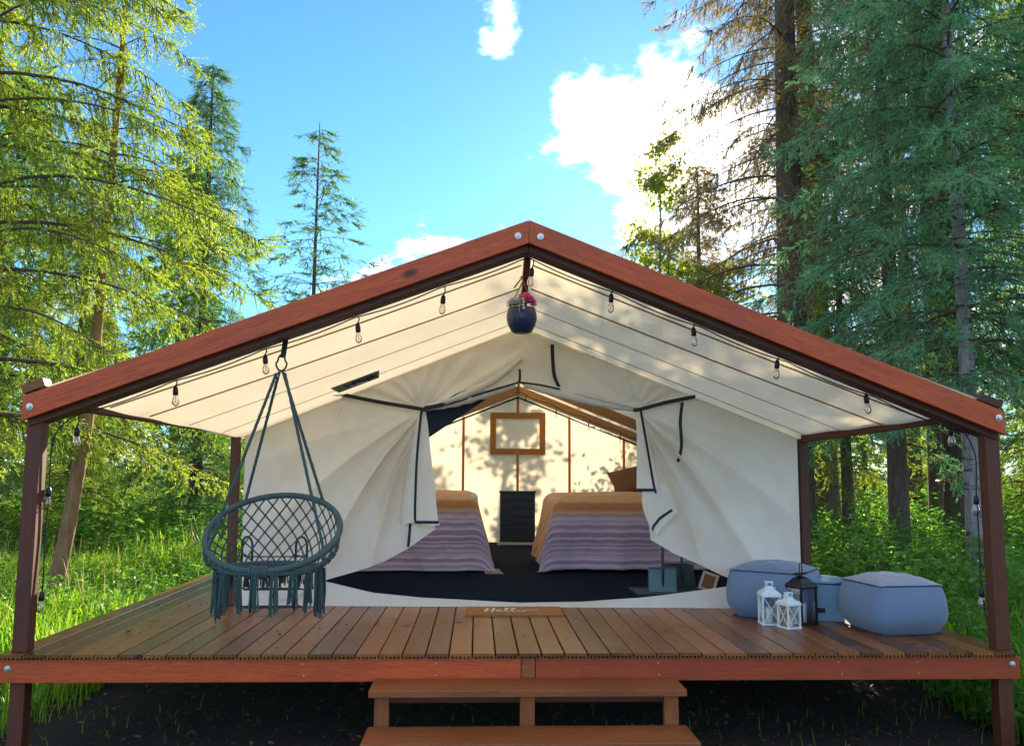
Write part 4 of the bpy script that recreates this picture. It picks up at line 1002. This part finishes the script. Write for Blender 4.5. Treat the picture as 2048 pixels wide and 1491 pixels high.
r2_ = thing('string_light', tl(.3, 4.6, 2.1), 'small string of dark bulbs under the inner right tent rafter', 'string lights')
ip = [tl(x, 4.55, RZ-.10-.393*x-.03*abs(math.sin(x*7.2))) for x in np.linspace(.03, 2.0, 40)]
dz_ = []
for x in (.10, .51, .95, 1.38, 1.75): p = tl(x, 4.55, RZ-.13-.393*x); dz_.append((p.x, p.y, p.z-.035, .045))
string_light(r2_, dz_, [ip], .005, .75)

# ------------------------------------------------------------------ hanging chair
CX, CY, CZ = -1.588, .10, .715
ch = thing('hanging_chair', (CX, CY, .3), 'teal macrame swing chair with fringe hanging from the left rafter', 'chair')
mb = MB(ch.location); mb.ribbon([(CX+.02, CY+.075, 2.06), (CX+.02, CY+.073, 1.95), (CX+.015, CY+.02, 1.80)], .034, (1, 0, 0)); mb.build('strap', M['black'], ch, solid=.004)
mb = MB(ch.location)
car = [(CX+.012+.034*math.sin(a)*(1 if math.cos(a) < 0 else .7), CY, 1.765+.052*math.cos(a)) for a in np.linspace(0, 2*math.pi, 20)[:-1]]
mb.tube(car, .006, 7, closed=True); mb.build('carabiner', M['blackmetal'], ch, smooth=True)
RR, TI = .405, R(31)
def hoop(a, r=RR): return Vd((CX+r*math.cos(a), CY+r*math.sin(a)*math.cos(TI), CZ+r*math.sin(a)*math.sin(TI)))
SRr = .30; SC = Vd((CX, hoop(-math.pi/2).y+SRr-.005, hoop(-math.pi/2).z-.012))
def seat(a, r=SRr): return SC+Vd((r*math.cos(a), r*math.sin(a), 0))
def wrapped(fn, r, name):
    mb = MB(ch.location); n = 160
    mb.tube([fn(2*math.pi*i/n) for i in range(n)], [r*(1+.05*(i % 2)) for i in range(n)], 8, closed=True); return mb.build(name, M['rope'], ch, smooth=True)
wrapped(hoop, .019, 'hoop'); wrapped(seat, .016, 'seat_ring')
mb = MB(ch.location); f0 = hoop(-math.pi/2)
for k in range(8):
    x = -.045+k*.013; mb.tube([f0+Vd((x, .03*math.cos(a)+.002, -.006+.034*math.sin(a))) for a in np.linspace(0, 6.2, 9)], .0065, 5, closed=True)
mb.build('lashing', M['rope'], ch, smooth=True)
def net(phi, t_):
    A = hoop(phi, RR-.01); B = seat(phi, SRr); p = A.lerp(B, t_); bul = math.sin(math.pi*t_)*.045
    return p+Vd((math.cos(phi), math.sin(phi), -.35))*bul
mb = MB(ch.location); N = 19; a0, a1 = R(-32), R(212)
for k in range(-5, N+5):
    for sg in (-1, 1):
        pts = []
        for t_ in np.linspace(0, 1, 15):
            ph = lerp(a0, a1, (k+sg*4.0*t_)/N)
            if a0-.001 <= ph <= a1+.001: pts.append(net(ph, t_))
        if len(pts) > 1: mb.tube(pts, .0052, 4)
for k in range(N+1):
    for j in range(1, 8):
        q = k+(j % 2)*.5
        if q <= N:
            p = net(lerp(a0, a1, q/N), j/8); mb.tube([p+Vd((0, -.001, .010)), p, p-Vd((0, .001, .010))], [.005, .0095, .005], 6)
mb.build('net_back', M['rope'], ch, smooth=True)
mb = MB(ch.location)
for k in range(-8, 9):
    c = k*.036; hlf = math.sqrt(max(0, SRr**2-c*c))
    for sg in (-1, 1):
        dx = Vd((.7071, .7071*sg, 0)); dy = Vd((-.7071*sg, .7071, 0))
        mb.tube([SC+dy*c+dx*lerp(-hlf, hlf, u)+Vd((0, 0, -.05*math.sin(math.pi*u)*(1-abs(c)/SRr))) for u in np.linspace(0, 1, 9)], .0065, 4)
mb.build('net_seat', M['rope'], ch, smooth=True)
def twisted(a, b_, r, sag=0, turns=None):
    mb = MB(ch.location); a, b_ = Vd(a), Vd(b_); L = (b_-a).length; n = int(L/.011); d = (b_-a)/L; x = d.cross(Vd((0, 1, .2))).normalized(); y = d.cross(x)
    for k in range(3):
        mb.tube([a+d*(L*i/n)+(x*math.cos(i*.011*150+k*2.094)+y*math.sin(i*.011*150+k*2.094))*r*.62+Vd((0, 0, -sag*math.sin(math.pi*i/n))) for i in range(n+1)], r*.62, 5)
    return mb.build('rope', M['rope'], ch, smooth=True)
tp0 = Vd((CX+.012, CY, 1.705))
for aa, sb, dx in ((R(128), R(212), -.012), (R(52), R(-32), .012)):
    twisted(tp0+Vd((dx, 0, 0)), hoop(aa)+Vd((0, .0, .015)), .0095)
    q = hoop(sb)+Vd((0, 0, .01)); twisted(tp0+Vd((dx*2.2, -.012, -.01)), q, .0095)
mb = MB(ch.location)
for dx in (-.02, .02): mb.tube([(CX+.012+dx*.4, CY, 1.722), (CX+.012+dx, CY, 1.705), (CX+.012+dx, CY, 1.675)], .004, 5)
mb.build('ring', M['steel'], ch)
nt_ = 18
for k in range(nt_):
    a = R(-92)+2*math.pi*k/nt_; p = seat(a, SRr+.012); front = math.sin(a) < .1
    ln = random.uniform(.20, .25) if front else random.uniform(.15, .20)
    if abs(math.cos(a)) > .85: ln = random.uniform(.26, .31)
    mb = MB(ch.location)
    for j in range(15 if front else 11):
        ox, oy = random.uniform(-.024, .024), random.uniform(-.012, .012); l2 = ln*random.uniform(.78, 1.04); w1, w2 = random.uniform(-.012, .012), random.uniform(-.012, .012)
        mb.tube([p+Vd((ox*.7, oy, 0)), p+Vd((ox*.9, oy, -.05)), p+Vd((ox+w1*.4, oy, -l2*.55)), p+Vd((ox*1.15+w2*.5, oy+w1*.4, -l2))], [.0042, .0042, .004, .0045], 4)
    mb.tube([p+Vd((-.018, 0, -.03)), p+Vd((.018, 0, -.03))], .011, 6)
    mb.build('tassel', M['rope'], ch)

# ------------------------------------------------------------------ wire shoe rack behind the chair
rk = thing('shoe_rack', (-1.93, 1.55, 0), 'dark wire shoe rack with arched ends behind the swing chair', 'rack')
for x in (-2.12, -1.70):
    mb = MB(rk.location); arc = [(x+.055*math.cos(a), 1.55-.06*math.cos(a), .50+.07*math.sin(a)) for a in np.linspace(math.pi, 0, 12)]
    mb.tube([(x-.055, 1.61, .003)]+arc+[(x+.055, 1.49, .003)], .009, 7); mb.build('end_frame', M['blackmetal'], rk, smooth=True)
for z, n in ((.42, 3), (.17, 5), (.035, 5)):
    mb = MB(rk.location)
    for k in range(n):
        y = 1.48+k*.03; mb.tube([(-2.12+.0, y, z), (-1.70, y+.01, z)], .0022, 5)
    mb.tube([(-2.175, 1.61, z), (-2.065, 1.49, z)], .006, 5); mb.tube([(-1.755, 1.61, z), (-1.645, 1.49, z)], .006, 5)
    mb.build('wire_shelf', M['blackmetal'], rk)

# ------------------------------------------------------------------ hanging planter
PX, PY = -.02, .90
pl = thing('hanging_planter', (PX, PY, 2.10), 'dark navy faceted pot of pink flowers hanging under the ridge', 'planter')
mb = MB(pl.location); n = 16; rows = [(.055, 2.10), (.078, 2.115), (.102, 2.16), (.112, 2.20), (.111, 2.235), (.103, 2.27), (.100, 2.285), (.090, 2.285), (.086, 2.26)]
vs = []; fs = []
for i, (r_, z) in enumerate(rows):
    for j in range(n): a = 2*math.pi*(j+.5*(i % 2))/n; vs.append((PX+r_*math.cos(a)*(1+.02*((j+i) % 2)), PY+r_*math.sin(a)*(1+.02*((j+i) % 2)), z))
for i in range(len(rows)-1):
    for j in range(n):
        a_, b_, c, d = i*n+j, i*n+(j+1) % n, (i+1)*n+(j+1) % n, (i+1)*n+j
        fs += [(a_, b_, d), (b_, c, d)] if i % 2 == 0 else [(a_, b_, c), (a_, c, d)]
fs.append(tuple(range(n))[::-1]); mb.add(vs, fs); mb.build('pot', M['pot'], pl)
mb = MB(pl.location); mb.lathe([(.088, 2.262), (.05, 2.268), (.001, 2.27)], (PX, PY, 0), 16); mb.build('soil', M['soil'], pl)
top_ = Vd((-.015, .82, 2.475))
for a in (2.7, .4, 4.5):
    mb = MB(pl.location); mb.tube([top_, (PX+.104*math.cos(a), PY+.104*math.sin(a), 2.28), (PX+.108*math.cos(a), PY+.108*math.sin(a), 2.24)], .005, 5); mb.build('cord', M['rope2'], pl)
mb = MB(pl.location); mb.tube(catmull([top_+Vd((-.02, -.03, .02)), top_+Vd((.02, -.035, .03)), top_+Vd((.015, .03, .05)), top_+Vd((-.03, -.02, -.01)), top_+Vd((-.065, -.03, -.06))], 5), .006, 5); mb.build('knot', M['rope2'], pl)
def flower(c, r_, m_, nm='flower'):
    c = Vd(c); V = []; F = []
    for ring, (nn, tilt, rr) in enumerate(((8, -.25, .9), (8, .25, 1.0), (7, .75, 1.0), (5, 1.2, .9))):
        for j in range(nn):
            a = 2*math.pi*(j+.3*ring)/nn+random.random()*.3; d = Vd((math.cos(a)*math.cos(tilt), math.sin(a)*math.cos(tilt), math.sin(tilt))); s_ = Vd((-math.sin(a), math.cos(a), 0)); k = len(V); q = r_*rr
            upn = s_.cross(d)*-.12*q
            V += [c, c+d*q*.5+s_*q*.34+upn, c+d*q*.95+s_*q*.22, c+d*q*.95-s_*q*.22, c+d*q*.5-s_*q*.34+upn]; F += [(k, k+1, k+2, k+3, k+4)]
    mb = MB(pl.location); mb.add(V, F); return mb.build(nm, m_, pl)
for dx, dy, dz2, r_ in ((.015, -.045, .025, .034), (.058, -.035, .02, .036), (.07, .01, .02, .03), (.035, -.01, .045, .036), (.0, .01, .04, .032), (.085, -.02, .0, .026), (.05, .04, .035, .03)):
    flower((PX+dx, PY+dy-.01, 2.312+dz2*1.1), r_*1.35, M['pink'])
for dx, dy, dz2, r_ in ((-.06, -.03, .015, .034), (-.035, -.05, .012, .03), (-.075, .015, .012, .03), (-.03, .01, .025, .03)):
    flower((PX+dx, PY+dy-.01, 2.30+dz2), r_*1.5, M['palepetal'])
for k in range(4):
    mb = MB(pl.location); mb.lathe([(.001, -.010), (.008, -.006), (.010, 0), (.008, .006), (.001, .010)], (PX+.005+.004*(k % 2), PY-.10, 2.335-k*.022), 10); mb.build('bead', M['candle'], pl, smooth=True)

pl.location = (-.028, .60, 2.052); pl.scale = (.955, .955, .955)

# ------------------------------------------------------------------ door mat with its greeting
dm = thing('door_mat', (-.035, 1.50, .001), 'brown coir door mat with white handwritten greeting at the tent door', 'mat')
mb = MB(); mb.grid(lambda u, v: (lerp(-.375, .375, u), lerp(-.20, .20, v), .012+.0015*hsh(u*9, v*9)), 60, 30)
mb.box((-.375, -.20, 0), (.375, .20, .010)); mb.build('pile', M['mat'], dm)
STROKES = [[(.0, .55), (.10, .62), (.22, .60)], [(.14, 1.0), (.12, .6), (.06, 0)], [(.36, 1.0), (.32, .55), (.28, .0)], [(.02, .45), (.2, .5), (.42, .53)],
           [(.40, .22), (.52, .30), (.57, .44), (.50, .52), (.44, .36), (.47, .10), (.58, .05), (.68, .18)],
           [(.68, .18), (.80, .6), (.84, .95), (.78, 1.0), (.74, .7), (.74, .2), (.80, .03), (.90, .15)],
           [(.90, .15), (1.02, .6), (1.06, .95), (1.0, 1.0), (.96, .7), (.96, .2), (1.02, .03), (1.14, .12)],
           [(1.30, .46), (1.20, .40), (1.16, .2), (1.24, .05), (1.36, .15), (1.38, .35), (1.30, .46), (1.42, .40), (1.60, .42), (1.85, .52)]]
mb = MB()
for s_ in STROKES:
    pts = catmull([(-.235+x*.23, -.075+y*.17, .0158) for x, y in s_], 5)
    vs = []
    for i, p in enumerate(pts):
        d = (pts[min(i+1, len(pts)-1)]-pts[max(i-1, 0)]).normalized(); nn = Vd((-d.y, d.x, 0))*(.0075+.002*math.sin(i*.9)); vs += [p-nn, p+nn]
    mb.add(vs, [(2*i, 2*i+1, 2*i+3, 2*i+2) for i in range(len(pts)-1)])
mb.build('lettering', M['mattext'], dm)

# ------------------------------------------------------------------ poufs, storage cube, lanterns
def pouf(c, sx_, sy_, h, rz_, label, seed, puff, mt):
    o = thing('pouf', c, label, 'pouf', 'cube poufs on the deck', rz_); n = 20
    def wall(u, v):
        a = u*4; k = int(min(3.999, a)); f_ = a-k; C4 = [(-1, -1), (1, -1), (1, 1), (-1, 1)]; p, q = C4[k], C4[(k+1) % 4]
        x, y = lerp(p[0], q[0], f_), lerp(p[1], q[1], f_); bul = math.sin(math.pi*f_)**.8*math.sin(math.pi*v)**.7*puff+.0
        nx_, ny_ = (p[0]+q[0])/2, (p[1]+q[1])/2; pinch = 1-.05*math.sin(math.pi*v)*0
        r_ = 1-.20*(max(0, 1-v*2.6))**2-.05*(max(0, v*2-1))**2+.035*math.sin(math.pi*v)
        sq = (abs(x)**9+abs(y)**9)**(1/9); x, y = x/sq, y/sq
        wr = .006*math.sin(f_*21+v*9+seed)*math.sin(v*7+f_*5)
        return ((x*r_+nx_*(bul+wr))*sx_/2, (y*r_+ny_*(bul+wr))*sy_/2, v*h)
    mb = MB(); mb.grid(wall, 80, 22); b_ = mb.build('side', M['pouf'], o, smooth=True)
    def topf(u, v):
        x, y = u*2-1, v*2-1; r_ = .95; dome = (1-abs(x)**2.6)*(1-abs(y)**2.6); ed = .0
        bx2 = puff*.0
        return (x*r_*sx_/2, y*r_*sy_/2, h+.065*dome**.8+.006*math.sin(x*9+seed)*math.sin(y*8)*dome+.006*math.sin(max(abs(x), abs(y))*26+x*14+y*11)*(max(abs(x), abs(y))**4))
    mb = MB(); mb.grid(topf, 30, 30); mb.build('top', mt, o, smooth=True)
    rim = []
    for k in range(4):
        for i in range(12): rim.append(Vd(wall((k+i/12)/4, 1.0))+Vd((0, 0, .001)))
    mb = MB(); mb.tube(rim, .006, 6, closed=True); mb.build('piping', M['piping'], o, smooth=True)
    mb = MB(); mb.box((-sx_/2*.88, -sy_/2*.88, .001), (sx_/2*.88, sy_/2*.88, .006)); mb.build('base', M['piping'], o)
    return o
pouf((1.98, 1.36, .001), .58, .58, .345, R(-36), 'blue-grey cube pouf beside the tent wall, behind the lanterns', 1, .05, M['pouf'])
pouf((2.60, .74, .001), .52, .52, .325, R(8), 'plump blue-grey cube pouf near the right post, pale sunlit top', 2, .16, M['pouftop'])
sc_ = thing('storage_cube', (2.27, 1.20, .001), 'grey-blue fabric storage cube with handle slot between the two poufs', 'storage cube', None, R(-14))
mb = MB(); w_ = .15; hh = .265
for a, b_ in (((-w_, -w_, 0), (w_, -w_+.012, hh)), ((-w_, w_-.012, 0), (w_, w_, hh)), ((-w_, -w_+.012, 0), (-w_+.012, w_-.012, hh)), ((w_-.012, -w_+.012, 0), (w_, w_-.012, hh)), ((-w_, -w_, 0), (w_, w_, .01))): mb.box(a, b_)
mb.build('body', M['cube'], sc_, bevel=.004)
mb = MB(); mb.grid(lambda u, v: (lerp(-w_-.006, w_+.006, u), lerp(-w_-.006, w_+.006, v), hh+.018+.012*math.sin(u*7)*math.sin(v*5)+.012*(abs(u-.5)*2)**4), 16, 16)
mb.build('lid', M['cube'], sc_, smooth=True, solid=.02)
mb = MB(); mb.box((-.085, -w_-.003, .062), (.015, -w_-.001, .098)); mb.build('handle_slot', M['black'], sc_, bevel=.001)
def lantern(c, w_, h, rz_, label, m_, dark=False, candle=True, loop=False):
    o = thing('candle_lantern', c, label, 'lantern', 'lanterns on the deck', rz_); a = w_/2; hb = h*.62; t_ = w_*.085
    mb = MB(); mb.box((-a-.004, -a-.004, 0), (a+.004, a+.004, .012)); mb.build('base', m_, o, bevel=.002)
    for sx_, sy_ in ((-1, -1), (1, -1), (1, 1), (-1, 1)):
        mb = MB(); mb.box((min(sx_*a, sx_*(a-t_)), min(sy_*a, sy_*(a-t_)), .012), (max(sx_*a, sx_*(a-t_)), max(sy_*a, sy_*(a-t_)), hb)); mb.build('corner_post', m_, o)
    mb = MB()
    for s in (-1, 1):
        mb.box((-a-.003, s*a-.004, hb), (a+.003, s*a+.004, hb+.012)); mb.box((s*a-.004, -a+.004, hb), (s*a+.004, a-.004, hb+.012))
    mb.build('top_rail', m_, o)
    if not dark:
        for s in (-1, 1):
            for ax_ in (0, 1):
                mb = MB()
                for dg in (-1, 1):
                    p, q = (-a+t_, .014), (a-t_, hb-.002)
                    P3 = [((dg*p[0]), p[1]), (dg*q[0], q[1])]
                    pts = [(x, s*(a-.004-.002*(dg > 0)), z) if ax_ == 0 else (s*(a-.004-.002*(dg > 0)), x, z) for x, z in P3]
                    mb.tube(pts, t_*.32, 4)
                mb.build('cross_bar', m_, o)
    for s in (-1, 1):
        for ax_ in (0, 1):
            g = a-.009; mb = MB()
            mb.add([(-g, s*g, .013), (g, s*g, .013), (g, s*g, hb), (-g, s*g, hb)] if ax_ == 0 else [(s*g, -g, .013), (s*g, g, .013), (s*g, g, hb), (s*g, -g, hb)], [(0, 1, 2, 3)]); mb.build('pane', M['glass'], o)
    rows = [(a+.006, hb+.012), (a*.93, hb+.03), (a*.66, hb+h*.13), (a*.40, hb+h*.19), (a*.36, hb+h*.215)]
    if dark: rows = [(a+.006, hb+.012), (a*.99, hb+.03), (a*.86, hb+h*.09), (a*.50, hb+h*.17), (a*.14, hb+h*.20), (a*.12, hb+h*.24)]
    vs = []; fs = []
    for r_, z in rows: vs += [(-r_, -r_, z), (r_, -r_, z), (r_, r_, z), (-r_, r_, z)]
    for i in range(len(rows)-1):
        for j in range(4): fs.append((i*4+j, i*4+(j+1) % 4, (i+1)*4+(j+1) % 4, (i+1)*4+j))
    k = (len(rows)-1)*4; fs.append((k, k+1, k+2, k+3)); fs.append((3, 2, 1, 0)); mb = MB(); mb.add(vs, fs); mb.build('roof', m_, o, bevel=.002)
    zt = rows[-1][1]
    if dark:
        mb = MB(); mb.lathe([(.0, zt), (a*.62, zt+.002), (a*.62, zt+.008), (.0, zt+.012)], (0, 0, 0), 16); mb.build('cap', m_, o)
        mb = MB(); mb.tube([(-.012, 0, zt+.01), (-.012, 0, h), (-.004, 0, h+.02), (.008, 0, h+.02), (.014, 0, h), (.014, 0, zt+.01)], .0045, 6); mb.build('handle', m_, o)
    else:
        mb = MB(); hw = a*.36
        mb.box((-hw, -hw, zt), (hw, hw, zt+.006)); mb.box((-hw, -hw, zt+.006), (-hw+.008, hw, zt+.026)); mb.box((hw-.008, -hw, zt+.006), (hw, hw, zt+.026)); mb.box((-hw-.003, -hw-.003, zt+.026), (hw+.003, hw+.003, zt+.034)); mb.build('vent_cap', m_, o, bevel=.0015)
        mb = MB(); ar = np.linspace(.15, math.pi-.15, 14)
        P2 = [(hw*1.25*math.cos(q), hw*1.1, zt-.012+hw*2.1*math.sin(q)) for q in ar] if loop else [(hw*1.7*math.cos(q), -hw-.012, zt+.004-hw*.75*math.sin(q)) for q in ar]
        mb.tube(P2, .0028, 5); mb.build('handle', m_, o)
    if candle:
        mb = MB(); mb.lathe([(a*.42, .0125), (a*.42, hb*.56), (a*.36, hb*.58), (.002, hb*.56)], (0, 0, 0), 18); cn = mb.build('candle', M['candle'], o, smooth=True)
        mb = MB(); mb.tube([(0, 0, hb*.55), (.002, 0, hb*.62)], .0015, 5); mb.build('wick', M['black'], cn)
    return o
lantern((1.80, .96, .001), .135, .32, R(-4), 'taller white lantern with crossed bars, standing left', M['white'])
lantern((1.885, .80, .001), .115, .255, R(20), 'smaller white lantern with crossed bars, standing in front', M['white'], loop=True)
lantern((2.045, .98, .001), .155, .41, R(24), 'tall black lantern with white pillar candle behind the white pair', M['blackmetal'], dark=True)

# ------------------------------------------------------------------ loose things at the edges
rbn = thing('marking_tape', (7.2, 7.9, 1.0), 'bright pink marking tape tied round a spruce trunk on the right', 'tape')
mb = MB(); mb.tube([(.335*math.cos(a), .335*math.sin(a), .03*math.sin(a+2)) for a in np.linspace(0, 6.28, 24)[:-1]], .016, 5, closed=True); mb.build('loop', M['rib'], rbn)
mb = MB(); mb.ribbon([(.17, -.325, .0), (.18, -.33, -.12), (.17, -.33, -.22)], .03, (1, 0, 0)); mb.build('tail', M['rib'], rbn, solid=.002)
def log(loc, L, r_, rot, label):
    o = thing('split_log', loc, label, 'log', 'logs stacked left of the deck'); o.rotation_euler = rot
    mb = MB(); mb.tube([(-L/2, 0, 0), (-L/6, .008, .006), (L/6, -.006, .004), (L/2, 0, 0)], [r_, r_*1.04, r_*.98, r_], 14, cap=False); mb.build('bark', M['logbark'], o, smooth=True)
    for s in (-1, 1):
        mb = MB(); mb.add([(s*(L/2+.002), r_*.97*math.cos(q), r_*.97*math.sin(q)) for q in np.linspace(0, 6.283, 15)[:-1]], [tuple(range(14)) if s > 0 else tuple(range(14))[::-1]]); mb.build('cut_end', M['logend'], o)
for k, (x, y, z, rz_) in enumerate(((-4.65, 2.3, .12, 80), (-4.9, 2.45, .12, 72), (-4.78, 2.35, .34, 77))):
    log((x, y, GZ+z), .8, .13, (0, 0, R(rz_)), ('pale cut log on the ground nearest the left post', 'cut log lying farthest left on the ground', 'pale cut log resting on top of two others at the left edge')[k])

# ------------------------------------------------------------------ litter on the soil and the deck
def litter(n, xr, yr, zf, leaf, seed):
    rg = np.random.default_rng(seed); x = rg.uniform(*xr, n); y = rg.uniform(*yr, n); z = np.array([zf(a, b) for a, b in zip(x, y)]); az = rg.uniform(0, 6.28, n)
    o_ = np.stack([x, y, z], -1); d = unit(np.stack([np.cos(az), np.sin(az), rg.uniform(0, .35, n)], -1)); ln = leaf*(.5+rg.random((n, 1))); sd = unit(np.cross(d, np.array([0, 0, 1.0])+rg.normal(size=(n, 3))*.25))
    V = np.stack([o_, o_+d*ln*.5+sd*ln*.22+np.array([0, 0, .08])*ln, o_+d*ln, o_+d*ln*.5-sd*ln*.22], 1).reshape(-1, 3); k = np.arange(n)*4
    return V, np.concatenate([np.stack([k, k+1, k+2], -1), np.stack([k, k+2, k+3], -1)])
M['litter'] = leafmat('dead_leaf', (.05, .03, .015), (.22, .13, .06), (.08, .05, .02), (.2, .12, .05), .15)
stuff('leaf_litter', [litter(5200, (-4.6, 4.6), (-2.6, 2.6), lambda a, b: gh(a, b)+.006, .042, 31), litter(3500, (-9, -3.3), (-1, 6), lambda a, b: gh(a, b)+.006, .05, 32)], M['litter'], 'brown dead leaves lying on the dark soil', 'leaf litter')
def dz_deck(a, b): return .003
stuff('fallen_leaves', [litter(70, (-3.0, -1.4), (.1, 3.5), dz_deck, .035, 33), litter(60, (-1.4, 2.9), (.05, 1.6), dz_deck, .028, 34)], M['litter'], 'small dry leaves scattered on the deck boards', 'leaves')
